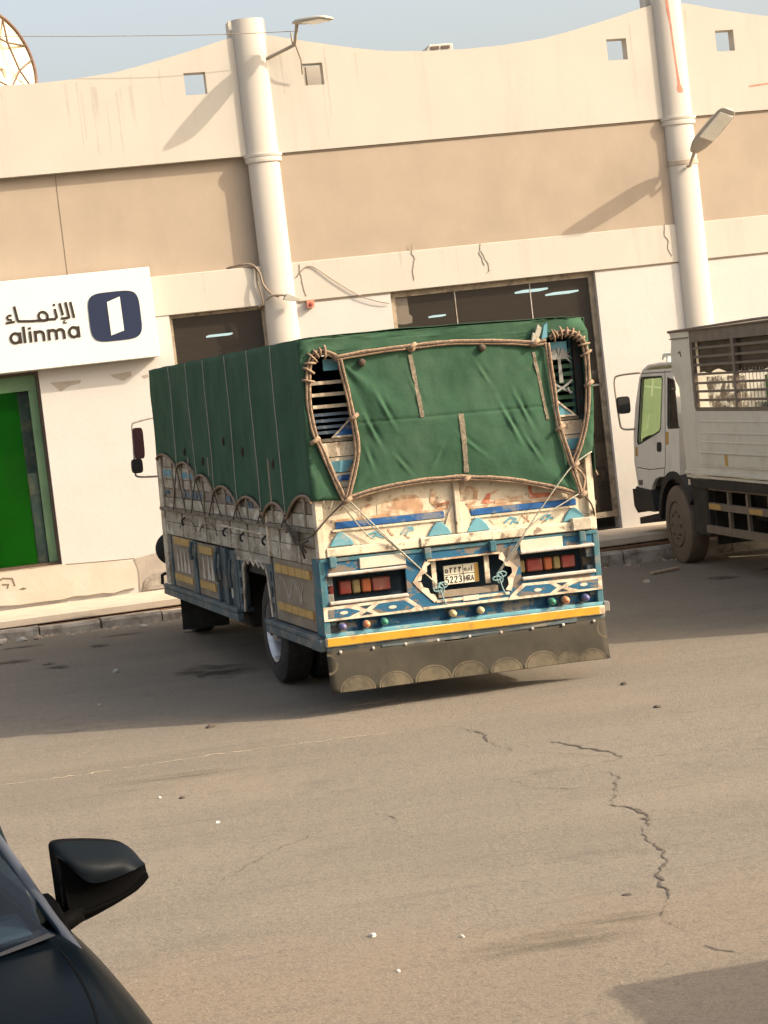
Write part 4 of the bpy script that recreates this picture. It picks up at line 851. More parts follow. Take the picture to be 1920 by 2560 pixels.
for u in (-.235, .225): B(u - .02, u + .02, .04, .06, .90, 1.13).build('plate_bracket', 'trim_white', trk)
B(-.22, .30, .02, .10, .826, .875).build('plate_shelf', 'greybrown', trk)
B(-.41, .45, .20, .215, .78, 1.16).build('recess_back', 'recess', trk)
plate = B(-.138, .165, .085, .095, .918, 1.076).build('number_plate', 'platewhite', trk, bevel=.003)
B(.128, .163, .0832, .0848, .922, 1.072).build('plate_band', 'amber', plate)
MB().stroke([(-.134, .998), (.126, .998)], .004, 'y', .0825, .0848).build('plate_line', 'black', plate)
MB().stroke([(.030, .922), (.030, 1.072)], .004, 'y', .0828, .0847).build('plate_line', 'black', plate)
def glyph(strokes, x, z, s_=1.0, w=.0075):
    mb = MB()
    for k, p in enumerate(strokes): mb.stroke([(x + a * s_, z + b_ * s_) for a, b_ in p], w, 'y', .0822 - .0003 * k, .0849)
    mb.build('plate_character', 'black', plate)
D5 = [[(.024, .05), (.004, .05), (.003, .029), (.016, .032), (.025, .022), (.022, .006), (.010, .0), (.001, .006)]]
D2 = [[(.002, .040), (.008, .050), (.019, .050), (.024, .040), (.018, .026), (.002, .001), (.026, .001)]]
D3 = [[(.002, .046), (.012, .051), (.023, .044), (.020, .031), (.010, .027)], [(.012, .027), (.024, .020), (.022, .005), (.012, .0), (.001, .006)]]
for k, g_ in enumerate((D5, D2, D2, D3)): glyph(g_, -.126 + k * .038, .932)
H_ = [[(.002, .0), (.002, .044)], [(.020, .0), (.020, .044)], [(.002, .023), (.020, .023)]]
R__ = [[(.002, .0), (.002, .044), (.016, .044), (.020, .034), (.014, .024), (.003, .023)], [(.010, .023), (.021, .0)]]
A__ = [[(.0, .0), (.011, .044), (.022, .0)], [(.005, .016), (.017, .016)]]
for k, g_ in enumerate((H_, R__, A__)): glyph(g_, .038 + k * .029, .935, w=.006)
A5 = [[(.012 + .010 * math.cos(t), .018 + .014 * math.sin(t)) for t in (2 * PI * k / 10 for k in range(11))]]
A2 = [[(.008, .0), (.010, .030), (.004, .046)], [(.007, .036), (.018, .034), (.022, .046)]]
A3 = [[(.008, .0), (.010, .030), (.002, .046)], [(.007, .036), (.013, .035), (.014, .044)], [(.013, .035), (.020, .034), (.023, .046)]]
for k, g_ in enumerate((A5, A2, A2, A3)): glyph(g_, -.126 + k * .038, 1.012)
HE = [[(.010 + .009 * math.cos(t), .016 + .010 * math.sin(t)) for t in (2 * PI * k / 9 for k in range(10))]]
RE = [[(.016, .026), (.016, .012), (.002, .002)]]; AL = [[(.008, .0), (.008, .044)]]
for k, g_ in enumerate((HE, RE, AL)): glyph(g_, .040 + k * .028, 1.015, w=.006)
B(-.02, .115, -.012, -.001, .770 + .012, .79 + .03).build('small_tag', 'white_board', trk)
# lozenge strips
def strip(s_):
    u = lambda a: s_ * a
    MB().prism([(u(1.207), .745), (u(1.207), .858), (u(.50), .868), (u(.395), .785), (u(.375), .760), (u(.375), .745)], 'y', -.018, -.001).build('lozenge_strip', 'trim_white', trk)
    q = -.021
    for pts in ([(1.17, .765), (1.17, .835), (1.0, .835), (.90, .80), (1.0, .765)], [(.80, .803), (.74, .842), (.53, .848), (.44, .785), (.47, .768), (.74, .766)]):
        MB().prism([(u(a), b_) for a, b_ in pts], 'y', q, -.018).build('lozenge', 'blue', trk)
    for pts in ([(.90, .838), (.80, .842), (.85, .812)], [(.90, .764), (.80, .766), (.85, .790)]):
        MB().prism([(u(a), b_) for a, b_ in pts], 'y', q, -.018).build('lozenge', 'recess', trk)
    for c in (1.04, .63):
        MB().prism([(u(c) + .035 * math.cos(t), .802 + .014 * math.sin(t)) for t in (2 * PI * k / 10 for k in range(10))], 'y', q - .003, q).build('lozenge_dot', 'white_board', trk)
strip(-1); strip(1)
B(-.37, .37, -.017, -.001, .748, .768).build('strip_edge', 'trim_white', trk)
# bulb trough
B(-1.20, 1.20, .05, .07, .62, .752).build('bulb_trough', 'troughblue', trk)
B(-1.16, 1.16, -.01, .05, .738, .747).build('trough_lip', 'teal', trk)
B(-1.205, 1.205, -.012, .06, .612, .640).build('trough_lip', 'skyblue', trk, bevel=.004)
for u, m_ in ((-1.06, 'b_purple'), (-.86, 'b_orange'), (-.708, 'b_green'), (-.122, 'b_cream'), (.118, 'b_cream'), (.749, 'b_green'), (.871, 'b_orange'), (1.05, 'b_purple')):
    hb = MB().lathe([(.001, -.062), (.016, -.058), (.026, -.044), (.030, -.025), (.028, .0)], (u, .0, .69), 'y', 14).build('marker_bulb', m_, trk, smooth=True)
    MB().lathe([(.034, .05), (.034, .0), (.028, -.002)], (u, 0, .69), 'y', 14).build('bulb_socket', 'troughblue', hb, smooth=True, auto=True)
    MB().prism([(u + .045, .66), (u + .15, .66), (u + .12, .70), (u + .045, .715)], 'y', .046, .0495).build('painted_wedge', 'blue', trk)
# yellow bar, angle iron, mud flap
B(-1.207, 1.207, -.035, .03, .536, .610).build('bumper_bar', 'trim_white', trk, bevel=.006)
B(-1.20, 1.155, -.040, -.0355, .545, .606).build('bumper_stripe', 'yellow', trk)
B(-1.205, 1.205, -.01, .06, .500, .532).build('angle_iron', 'slateblue', trk, bevel=.004)
MB().prism([(-.75, .505), (.95, .50), (.95, .535), (.4, .505), (-.1, .482), (-.75, .49)], 'y', -.03, -.012).build('angle_iron', 'slateblue', trk)
B(1.20, 1.26, -.02, .3, .55, .64).build('bumper_end', 'slateblue', trk, bevel=.01)
B(-1.26, -1.20, .01, .3, .50, .60).build('bumper_end', 'slateblue', trk, bevel=.01)
rows = []
for i in range(9):
    t = i / 8; z = lerp(.502, .168, t)
    rows.append([(lerp(-1.213, 1.203, j / 40), -.015 - .05 * t - .014 * math.sin(j * .33) * t - (.022 * math.exp(-((j - 18) / 7) ** 2) * (1 - t)), z - (.03 * math.exp(-((j - 18) / 6) ** 2) if i == 0 else 0)) for j in range(41)])
mf = MB().grid(rows).build('mud_flap', 'mudflap', trk, smooth=True, solid=.008)
def flapy(u, z):
    t = (.502 - z) / .334; j = (u + 1.213) / 2.416 * 40
    return -.015 - .05 * t - .014 * math.sin(j * .33) * t - (.022 * math.exp(-((j - 18) / 7) ** 2) * (1 - t)) - .0045
for k, c in enumerate((-1.0, -.672, -.342, -.025, .288, .604, .845, 1.05)):
    r = (.142 if k not in (6, 7) else .112) * random.uniform(.90, 1.08); c += random.uniform(-.012, .012)
    for r0, r1 in ((r, r * .90), (r * .86, 0)):
        rows = []
        for q in range(3):
            rr = lerp(r0, r1, q / 2); rows.append([(c + 1.10 * rr * math.cos(a), flapy(c + 1.10 * rr * math.cos(a), .172 + .88 * rr * math.sin(a)) , .172 + .88 * rr * math.sin(a)) for a in (PI * m_ / 16 for m_ in range(17))])
        MB().grid(rows).build('painted_scallop', 'mudpaint', mf, recalc=False)
for c, z, a0, a1 in ((-1.213, .40, -90, 90), (1.203, .42, 90, 270)):
    rows = [[(c + rr * math.cos(math.radians(lerp(a0, a1, m_ / 12))), flapy(c + rr * math.cos(math.radians(lerp(a0, a1, m_ / 12))), z + rr * math.sin(math.radians(lerp(a0, a1, m_ / 12)))), z + rr * math.sin(math.radians(lerp(a0, a1, m_ / 12)))) for m_ in range(13)] for rr in (.085, .066)]
    MB().grid(rows).build('painted_scallop', 'mudpaint', mf, recalc=False)
for k in range(9): MB().lathe([(.001, -.02), (.012, -.016), (.014, 0)], (-1.1 + k * .275, -.02, .49), 'y', 8).build('flap_bolt', 'steel', mf)

# ------------------------------------------------------------------ tarpaulin laced over the truck bed
tp = thing('tarpaulin', 'green canvas tarpaulin with rope hem laced over the truck bed', 'tarpaulin', mw=TM)
NODES = [(6.70, 2.02, 2.06), (5.56, 1.905, 1.985), (4.60, 1.80, 1.86), (3.76, 1.675, 1.77), (2.742, 1.585, 1.695), (1.705, 1.525, 1.67), (.845, 1.525, 1.735), (-.03, 1.70, 1.7)]
def zbot(v):
    for (v1, z1, pk), (v0, z0, _) in zip(NODES, NODES[1:]):
        if v0 <= v <= v1:
            t = (v1 - v) / (v1 - v0); base = lerp(z1, z0, t); 
            mid = (z1 + z0) / 2
            return base + (pk - mid) * (max(0, math.sin(PI * t)) ** .6)
    return NODES[-1][1]
RIBS = [.02, .906, 1.79, 2.73, 3.72, 4.57, 5.55, 6.68]
def sideu(v, z):
    near_ = min(abs(v - q) for q in RIBS); k = .018 * math.sin(PI * min(1, near_ / .45) / 2)
    h = (3.01 - z)
    return -W - .028 + (k * min(1, h * 1.5)) * .9 + .012 * noise.noise(Vector((v * 2.1, z * 1.3, 4.0))) + .007 * noise.noise(Vector((v * 6, z * 3.1, 9.0)))
def sidecover(s_):
    rows = []; nv = 150
    for i in range(nv + 1):
        v = lerp(-.03, 6.70, i / nv); zb = zbot(v); rows.append([(-s_ * sideu(v, lerp(3.012 - .006 * (v % 1), zb, j / 26)) if s_ > 0 else sideu(v, lerp(3.012, zb, j / 26)), v, lerp(3.012, zb, j / 26)) for j in range(27)])
    MB().grid(rows).build('side_cover', 'tarp', tp, smooth=True, solid=.006)
    pts = [(s_ * (W + .036), v, zbot(v) + .004) for v in (lerp(-.03, 6.70, k / 160) for k in range(161))]
    MB().tube(pts, .013, 6).build('hem', 'hem', tp, smooth=True)
    for v in RIBS[1:-1]:
        zt = 3.005; pts = [(s_ * (-sideu(v, z) + .006), v + .03 * (zt - z) / 1.4 * (-1), z) for z in (lerp(zt, zbot(v), k / 10) for k in range(11))]
        MB().tube(pts, .0055, 5).build('seam_rope', 'rope', tp)
        # the rope runs on, zigzag, down to the side rail
        zb = zbot(v - .03)
        for dv in (-.34, .36):
            if zb - 1.49 > .06: MB().tube([(s_ * (W + .045), v - .03, zb), (s_ * (W + .045), v + dv * min(1, (zb - 1.47) / .3), 1.475)], .006, 5).build('lashing_rope', 'hemdark', tp)
        MB().tube([(s_ * (W + .04), v - .03, zb + .02), (s_ * (W + .05), v - .02, zb - .05)], .011, 5).build('eyelet', 'hemdark', tp)
    for k, v in enumerate((1.2, 2.35, 3.1, 4.2, 5.1)):
        z = 2.05 + .1 * (k % 3); MB().tube([(s_ * (-sideu(v, z) + .005), v, z), (s_ * (-sideu(v, z) + .02), v + .01, z - .04), (s_ * (-sideu(v, z) + .006), v + .02, z - .08)], .012, 5).build('rope_loop', 'hemdark', tp)
sidecover(-1); sidecover(1)
rows = []
for i in range(61):
    v = lerp(-.03, 6.70, i / 60)
    rib = .012 * math.cos(2 * PI * v / .93)
    rows.append([(lerp(-W - .028, W + .028, j / 24), v, 3.012 + (rib + .03) * math.sin(PI * j / 24) ** .5 * .6 + .01 * noise.noise(Vector((v * 2, j * .3, 1)))) for j in range(25)])
MB().grid(rows).build('roof_cover', 'tarp', tp, smooth=True, solid=.006)
MB().grid([[(lerp(-W - .028, W + .028, j / 12), 6.70 + .01 * math.sin(j), lerp(3.012, 2.0, i / 8)) for j in range(13)] for i in range(9)]).build('front_cover', 'tarp', tp, smooth=True, solid=.006)
# rear frame of canvas around the two openings
left_in = [(-.962, 1.700), (-1.00, 1.80), (-1.06, 1.97), (-1.12, 2.14), (-1.165, 2.28), (-1.184, 2.45), (-1.182, 2.61), (-1.165, 2.76), (-1.125, 2.86), (-1.06, 2.90), (-.99, 2.885), (-.93, 2.85)]
top_in = [(-.90, 2.842), (-.60, 2.872), (-.307, 2.884), (.0, 2.892), (.35, 2.875), (.60, 2.848), (.758, 2.83), (.86, 2.84)]
right_in = [(.90, 2.862), (.96, 2.892), (1.05, 2.900), (1.14, 2.87), (1.20, 2.79), (1.216, 2.65), (1.208, 2.465), (1.185, 2.27), (1.144, 2.09), (1.08, 1.93), (1.011, 1.80)]
outer = [(1.14, 1.85), (1.205, 1.91), (1.24, 2.12), (1.252, 2.40), (1.25, 2.75), (1.242, 2.90), (1.19, 3.012), (.6, 3.018), (0, 3.022), (-.6, 3.020), (-1.229, 3.012), (-1.232, 2.6), (-1.230, 2.2), (-1.228, 1.90), (-1.225, 1.72), (-1.10, 1.715)]
ring = left_in + top_in + right_in + outer
mb = MB(); 
tri = tessellate_polygon([[Vector((a, b_, 0)) for a, b_ in ring]]); mb.add([(a, -.032, b_) for a, b_ in ring], [tuple(t) for t in tri])
ob = mb.build('rear_cover', 'tarp', tp)
bm = bmesh.new(); bm.from_mesh(ob.data)
for it in range(4):
    es = [e for e in bm.edges if e.calc_length() > .07]
    if not es: break
    bmesh.ops.subdivide_edges(bm, edges=es, cuts=1); bmesh.ops.triangulate(bm, faces=bm.faces)
for v in bm.verts:
    p = v.co; pleat = math.sin(p.x * 55 + p.z * 30) * .010 * max(0, 1 - abs(abs(p.x) - 1.1) / .3) * (1 if p.z > 2.7 else .5)
    v.co.y += -.012 + .018 * noise.noise(Vector((p.x * 4, p.z * 4, 2))) + pleat
bm.to_mesh(ob.data); bm.free(); ob.data.shade_smooth()
md = ob.modifiers.new('solid', 'SOLIDIFY'); md.thickness = .006
# rear flap with tension folds
LE = [(2.835, -.905), (2.60, -.868), (2.354, -.838), (2.108, -.822), (1.90, -.875), (1.705, -.945)]
RE_ = [(2.825, .872), (2.60, .884), (2.373, .898), (2.118, .921), (1.80, 1.005), (1.54, 1.068)]
def edge(tab, t): # by fraction
    k = t * (len(tab) - 1); i = min(len(tab) - 2, int(k)); f = k - i; return lerp(tab[i][1], tab[i + 1][1], f), lerp(tab[i][0], tab[i + 1][0], f)
def flap_pt(s_, t):
    a, za = edge(LE, t); b_, zb = edge(RE_, t)
    u = lerp(a, b_, s_); z = lerp(za, zb, s_) + (.165 * math.sin(PI * s_) ** .8 * t ** 2.0) + (.045 * math.sin(PI * s_) * (1 - t))
    bulge = -.02 - .045 * math.sin(PI * s_) ** .7 * math.sin(PI * min(1, .15 + .7 * t))
    # folds fanning from the upper corners and the lower right knot
    f = 0
    for (cu, cz_, a0, fr_, rad) in ((-.88, 2.80, -1.0, 9, .95), (.87, 2.78, -2.2, 9, 1.0), (1.05, 1.56, 2.3, 8, .9), (-.92, 1.72, .7, 8, .55)):
        du, dz = u - cu, z - cz_; r = math.hypot(du, dz)
        ang = math.atan2(dz, du); f += math.sin((ang - a0) * fr_) * math.exp(-((ang - a0) / .55) ** 2) * .010 * math.exp(-(r / rad) ** 2 * 2) * min(1, r / .12)
    for (pu, pz, du, dz, L, am) in ((-.68, 2.25, .38, -.92, .30, .024), (-.56, 2.40, .42, -.9, .30, .020), (.50, 2.20, .42, -.9, .34, .026), (.62, 2.30, .40, -.92, .32, .022), (.68, 1.98, .5, -.86, .25, .018), (-.72, 2.02, .25, -.97, .2, .014), (-.30, 2.55, .30, -.95, .25, .010), (.15, 2.05, .75, -.66, .3, .010), (-.45, 1.95, .6, -.8, .22, .012), (.30, 2.62, .5, -.86, .22, .010), (-.15, 1.98, -.5, -.86, .2, .009)):
        x_, y_ = u - pu, z - pz; al = x_ * du + y_ * dz; ac = x_ * dz - y_ * du
        ac += .12 * al * al; q_ = max(0, 1 - abs(al) / L); w_ = .010 + .05 * abs(al); f += am * .75 * q_ * q_ * (math.exp(-((ac - .010) / w_) ** 2) - .8 * math.exp(-((ac + .020) / (w_ * 1.6)) ** 2))
    f *= 1.0
    f += .012 * noise.noise(Vector((u * 2.6, z * 2.6, 0))) + .004 * noise.noise(Vector((u * 9, z * 7, 3))) - .006 * math.exp(-((z - 2.31) / .012) ** 2)
    return Vector((u, bulge - .012 - f, z))
rows = [[flap_pt(j / 150, i / 120) for j in range(151)] for i in range(121)]
MB().grid(rows).build('rear_flap', 'tarp', tp, smooth=True, solid=.006)
def flap_y(u, z):
    best = min((p for r in rows for p in r), key=lambda p: (p.x - u) ** 2 + (p.z - z) ** 2); return best.y
# hems: paired cords
def cord(pts2, y, nm='hem', r=.0115, off=.0125):
    P = smooth_path([(a, y(a, b_) if callable(y) else y, b_) for a, b_ in pts2], 5)
    for k, s_ in enumerate((-1, 1)):
        Q = []
        for i, p in enumerate(P):
            t = (P[min(len(P) - 1, i + 1)] - P[max(0, i - 1)]).normalized(); n_ = Vector((-t.z, 0, t.x)); Q.append(p + n_ * (off * s_ + .004 * noise.noise(p * 9 + Vector((k * 7, 0, 0)))) + Vector((0, -.004 * k + .006 * noise.noise(p * 7 + Vector((0, k * 5, 3))), 0)))
        MB().tube(Q, [r * (1 + .35 * noise.noise(p * 13 + Vector((k, k, 9)))) for p in Q], 7).build(nm, 'hem', tp, smooth=True)
    MB().tube([p + Vector((0, -.012, 0)) for p in P], .005, 5).build(nm, 'hemdark', tp)
cord(left_in, -.055); cord(right_in, -.055); cord([(-.95, 2.84)] + top_in[1:] , -.07)
cord([(b_, a) for a, b_ in LE], lambda u, z: -.065); cord([(b_, a) for a, b_ in RE_], lambda u, z: -.065)
bot = [flap_pt(j / 12, 1.0) for j in range(13)]
cord([(p.x, p.z) for p in bot], lambda u, z: min(bot, key=lambda p: abs(p.x - u)).y - .012)
# lacing stitches along the upper corners of the openings
def lace(pts, m_='hem', L0=.045):
    P = smooth_path([(a, -.06, b_) for a, b_ in pts], 2); rl = random.Random(len(pts))
    for i in range(1, len(P) - 1):
        t = (P[i + 1] - P[i - 1]).normalized(); n_ = (Vector((-t.z, 0, t.x)) + t * rl.uniform(-.4, .4)).normalized(); L = L0 * rl.uniform(.75, 1.25)
        MB().tube([P[i] - n_ * L + Vector((0, .005, 0)), P[i] - n_ * L * .3 + Vector((0, -.022, 0)), P[i] + n_ * L * .45 + Vector((0, -.022, 0)), P[i] + n_ * L + Vector((0, .005, 0))], rl.uniform(.007, .012), 5).build('lacing', m_, tp, smooth=True)
lace([(-1.182, 2.61), (-1.165, 2.76), (-1.125, 2.86), (-1.06, 2.90), (-.99, 2.885)]); lace([(.92, 2.87), (.96, 2.892), (1.05, 2.90), (1.14, 2.87), (1.20, 2.79), (1.216, 2.65)])
# webbing straps on the flap
for (u0, z0, u1, z1, w) in ((-.313, 2.82, -.258, 2.31, .034), (.070, 2.31, .083, 1.83, .040), (.752, 2.76, .830, 2.20, .028)):
    pts = [(lerp(u0, u1, k / 14), 0, lerp(z0, z1, k / 14)) for k in range(15)]; r_ = random.Random(int(z0 * 100)); r2 = []
    for (a, _, b_) in pts:
        yy = flap_y(a, b_) - .008; ww = w / 2 * r_.uniform(.8, 1.15); r2.append([(a - ww, yy, b_), (a + ww, yy, b_)])
    MB().grid(r2).build('strap', 'strap', tp, solid=.004)
for (u, z) in ((-.30, 2.87), (.76, 2.83), (-.72, 2.79), (.30, 2.83)): 
    MB().lathe([(.001, -.03), (.03, -.025), (.034, 0), (.001, .01)], (u, flap_y(u, z) - .01, z), 'y', 10).build('knot', 'hemdark' if u in (-.72, .30) else 'hem', tp, smooth=True)
MB().prism([(.73, 2.84), (.79, 2.85), (.83, 2.95), (.80, 2.985), (.77, 2.91), (.75, 2.92)], 'y', -.085, -.06).build('rag', 'rope', tp)
MB().prism([(.82, 2.86), (.87, 2.87), (.88, 2.99), (.85, 2.97)], 'y', -.088, -.062).build('rag', 'skyblue', tp)
for k, (u, z) in enumerate(((-1.17, 2.2), (-.835, 2.36), (1.205, 2.46), (.92, 2.12), (.063, 1.775), (-.95, 1.70), (1.02, 1.80), (1.07, 1.55), (-.30, 2.885), (.76, 2.835))):
    MB().tube([(u - .035, -.075, z - .02), (u, -.098, z), (u + .035, -.075, z + .02)], .020, 6).build('lashing_knot', 'hem', tp, smooth=True)
# lashing ropes down to the plate recess
def rope(pts, m_='rope', r=.006): MB().tube(smooth_path(pts, 4), r, 5).build('tie_rope', m_, tp, smooth=True)
kl, kr = (-.215, .03, .93), (.30, .03, .965)
rope([(-.93, -.07, 1.70), (-.60, -.05, 1.33), kl]); rope([(-.96, -.06, 1.68), (-.62, -.045, 1.335), (-.225, .03, .945)]); rope([(-.98, -.05, 1.66), (-.80, .0, 1.42), (-.72, .0, 1.36)])
rope([(1.20, -.04, 1.90), (1.0, -.09, 1.80), (.80, -.10, 1.60), (.50, -.06, 1.24), kr]); rope([(1.04, -.07, 1.56), (.62, -.07, 1.36), (.49, -.05, 1.2), (.305, .03, .955)])
rope([(1.08, -.06, 1.56), (1.16, -.04, 1.46), (1.20, .0, 1.34)], 'hemdark', .008); rope([(-.97, -.06, 1.69), (-1.10, -.03, 1.58), (-1.24, .02, 1.44), (-1.25, .4, 1.40)], 'hemdark', .007)
rope([(1.01, -.06, 1.80), (1.04, -.07, 1.68), (1.07, -.07, 1.55)], 'hem', .015); rope([(1.02, -.05, 1.80), (1.12, -.02, 1.70), (1.10, -.04, 1.60), (1.07, -.06, 1.55)], 'hem', .012)
for c in (kl, kr):
    for k, (rx, rz, ph) in enumerate(((.042, .022, 0), (.026, .042, 1.2), (.036, .016, 2.2))):
        rope([(c[0] + rx * math.cos(t) + .03 * math.cos(ph), -.005 - .006 * k, c[2] + rz * math.sin(t) - .03 * (k > 0)) for t in (2 * PI * q / 9 for q in range(10))], 'cyanrope', .0065)
    rope([(c[0], -.01, c[2]), (c[0] + .02, -.02, c[2] - .10), (c[0] + .05, -.012, c[2] - .17)], 'cyanrope', .006)
# a bundle of side lashings near the rear left corner
for k in range(4): rope([(-W - .05, .75 + .03 * k, 1.50 - .02 * k), (-W - .07, .45, 1.36 + .03 * k), (-W - .06, .08 + .05 * k, 1.40 - .05 * k)], 'hemdark', .010)

# ------------------------------------------------------------------ the white cage truck
wf = Vector((.03, 1, .012)).normalized(); wr = wf.cross(Vector((.015, -.006, 1.0))).normalized(); wu = wr.cross(wf)
W0 = Vector((8.993, -2.775, -.335))
WM = Matrix(((wr.x, wf.x, wu.x, W0.x), (wr.y, wf.y, wu.y, W0.y), (wr.z, wf.z, wu.z, W0.z), (0, 0, 0, 1)))
wt = thing('cage_truck', 'white truck with a caged cargo box parked nose to the kerb', 'truck', mw=WM)
WW = 2.15
def ti(z): return .02 + .085 * (z - 1.1)      # the cab sides lean inward
def cabside(s_):
    outl = [(.02, 1.095), (.53, 1.09), (.80, 1.085), (.98, 1.05), (1.10, .97), (1.15, .90), (1.71, .92), (1.865, 1.25), (1.885, 1.60), (1.80, 2.0), (1.62, 2.36), (1.50, 2.46), (.28, 2.46), (.06, 1.9)]
    w1_ = [(1.545, 2.34), (1.50, 2.365), (.70, 2.365), (.665, 2.33), (.755, 1.70), (.80, 1.665), (1.10, 1.60), (1.30, 1.56), (1.66, 1.49), (1.72, 1.52)]
    w2_ = [(.455, 2.34), (.23, 2.31), (.20, 2.25), (.06, 1.72), (.44, 1.71), (.475, 1.75)]
    mb = MB().prism(outl, 'x', 0, .05, [w1_, w2_]); U = lambda u, z: (ti(z) + u) if s_ < 0 else (WW - ti(z) - u)
    mb.v = [(U(u, z), v, z) for u, v, z in mb.v]; pnl = mb.build('cab_side', 'truckwhite', wt, bevel=.008)
    mb = MB().prism(w1_, 'x', .02, .026); mb.v = [(U(u, z), v, z) for u, v, z in mb.v]; mb.build('door_window', 'cabglass', pnl)
    mb = MB().prism(w2_, 'x', .02, .026); mb.v = [(U(u, z), v, z) for u, v, z in mb.v]; mb.build('side_window', 'rearglass', pnl)
    for w_ in (w1_, w2_):
        mb = MB().stroke(w_, .022, 'x', -.004, .01, closed=True); mb.v = [(U(u, z), v, z) for u, v, z in mb.v]; mb.build('window_seal', 'black_plastic', pnl)
    for pts in ([(.565, 2.44), (.575, 1.25), (.60, 1.19), (.615, 1.09)], [(1.72, 1.18), (1.2, 1.165), (.62, 1.20)], [(.32, 2.42), (.6, 2.42), (1.53, 2.42)]):
        mb = MB().stroke(pts, .010, 'x', -.003, .002); mb.v = [(U(u, z), v, z) for u, v, z in mb.v]; mb.build('door_gap', 'chassis', pnl)
    mb = MB().prism(rrect(.81, 1.465, .085, .062, 4, 20), 'x', -.008, .002); mb.v = [(U(u, z), v, z) for u, v, z in mb.v]; mb.build('door_handle', 'black_plastic', pnl)
    mb = MB().prism([(.44, 1.50), (.545, 1.50), (.545, 1.66), (.45, 1.66)], 'x', -.004, .001); mb.v = [(U(u, z), v, z) for u, v, z in mb.v]; mb.build('reflector', 'amber', pnl)
    mb = MB().prism([(1.70, 1.33), (1.79, 1.33), (1.80, 1.45), (1.72, 1.45)], 'x', -.004, .001); mb.v = [(U(u, z), v, z) for u, v, z in mb.v]; mb.build('reflector', 'amber', pnl)
    mb = MB().prism([(1.50, .95), (1.66, .95), (1.68, 1.01), (1.50, 1.02)], 'x', -.004, .001); mb.v = [(U(u, z), v, z) for u, v, z in mb.v]; mb.build('turn_lamp', 'dustwheel', pnl)
cabside(-1); cabside(1)
prof = [(1.71, .92), (1.87, 1.25), (1.89, 1.48)]
def across(pts, nm, m_, o=0.0, bev=.01, inset=0.0, th=.04):
    rows = [[(lerp(ti(z) + inset, WW - ti(z) - inset, j / 10), v + o - .10 * (2 * j / 10 - 1) ** 4, z) for j in range(11)] for v, z in pts]
    MB().grid(rows).build(nm, m_, wt, smooth=True, solid=th)
across([(1.71, .92), (1.87, 1.25), (1.895, 1.48)], 'cab_front', 'truckwhite'); across([(1.895, 1.50), (1.80, 2.0), (1.64, 2.34)], 'windscreen', 'cabglass', th=.01)
across([(1.64, 2.35), (1.56, 2.45), (1.35, 2.505), (.90, 2.525), (.30, 2.52)], 'cab_roof', 'truckwhite')
MB().grid([[(lerp(ti(z) + .05, WW - ti(z) - .05, j / 6), lerp(.04, .28, (z - 1.1) / 1.4), z) for j in range(7)] for z in (1.1, 1.7)]).build('cab_back', 'truckwhite', wt, solid=.03)
B(.1, WW - .1, .1, 1.6, 1.0, 1.08).build('cab_floor', 'chassis', wt)
B(.25, .95, .25, .75, 1.08, 1.45).build('seat', 'black_plastic', wt, bevel=.05); B(1.2, 1.9, .25, .75, 1.08, 1.45).build('seat', 'black_plastic', wt, bevel=.05)
MB().prism([(1.45, 1.1), (1.80, 1.1), (1.80, 1.55), (1.5, 1.60)], 'x', .15, 2.0).build('dashboard', 'black_plastic', wt)
MB().tube([Vector((.55 + .20 * math.cos(t), 1.30 + .10 * math.sin(t), 1.68 + .17 * math.sin(t))) for t in (2 * PI * k / 24 for k in range(24))], .016, 6, closed=True).build('steering_wheel', 'black_plastic', wt, smooth=True)
# cargo light rail, mirror, bumper, step
MB().tube(smooth_path([(.30, .15, 2.635), (.30, .92, 2.635), (.30, 1.03, 2.62), (.30, 1.06, 2.58)], 4), .028, 8).build('roof_rail', 'truckwhite', wt, smooth=True)
MB().tube([(.30, .90, 2.62), (.30, .88, 2.50)], .030, 8).build('rail_post', 'truckwhite', wt)
ma = MB().tube(smooth_path([(.15, 1.60, 2.43), (-.06, 1.86, 2.42), (-.12, 1.92, 2.36), (-.12, 1.92, 2.1), (-.10, 1.92, 1.78), (-.08, 1.90, 1.71), (-.02, 1.86, 1.69), (.09, 1.80, 1.69)], 5), .014, 7).build('mirror_arm', 'lamppole', wt, smooth=True)
MB().prism(rrect(-.045, 2.02, .085, .115, 5, 24), 'y', 1.83, 1.90).build('wing_mirror', 'black_plastic', ma, bevel=.015)
across([(1.84, .905), (1.90, .86), (1.88, .65), (1.80, .60)], 'front_bumper', 'black_plastic', th=.06)
MB().prism([(1.02, .62), (1.80, .61), (1.87, .66), (1.885, .89), (1.30, .90), (1.12, .90), (1.06, .80)], 'x', -.02, .10).build('bumper_corner', 'black_plastic', wt, bevel=.02)
MB().prism([(.97, .52), (1.86, .41), (1.86, .50), (1.0, .60)], 'x', .04, .5).build('step_bar', 'black_plastic', wt)
MB().stroke(arc(.26, .46, .66, 12, 150, 14), .10, 'x', .01, .35).build('wheel_arch', 'black_plastic', wt)
wheel(.145, .26, -1, wt, r=.50, w=.27, rm='dustwheel', dish=.0, hub='dustwheel', tm='dustwheel', zc=.49); wheel(WW - .145, .26, 1, wt, r=.50, w=.27, rm='dustwheel', dish=.0, hub='dustwheel', zc=.49)
wheel(.16, -4.4, -1, wt, r=.50, w=.27, rm='dustwheel', dish=.1, hub='dustwheel'); wheel(WW - .16, -4.4, 1, wt, r=.50, w=.27, rm='dustwheel', dish=.1, hub='dustwheel')
B(.04, .5, -.86, -.34, .40, 1.03).build('mud_guard', 'chassis', wt, bevel=.02)
B(.6, 1.5, -7.2, 1.5, .55, .95).build('chassis', 'chassis', wt)
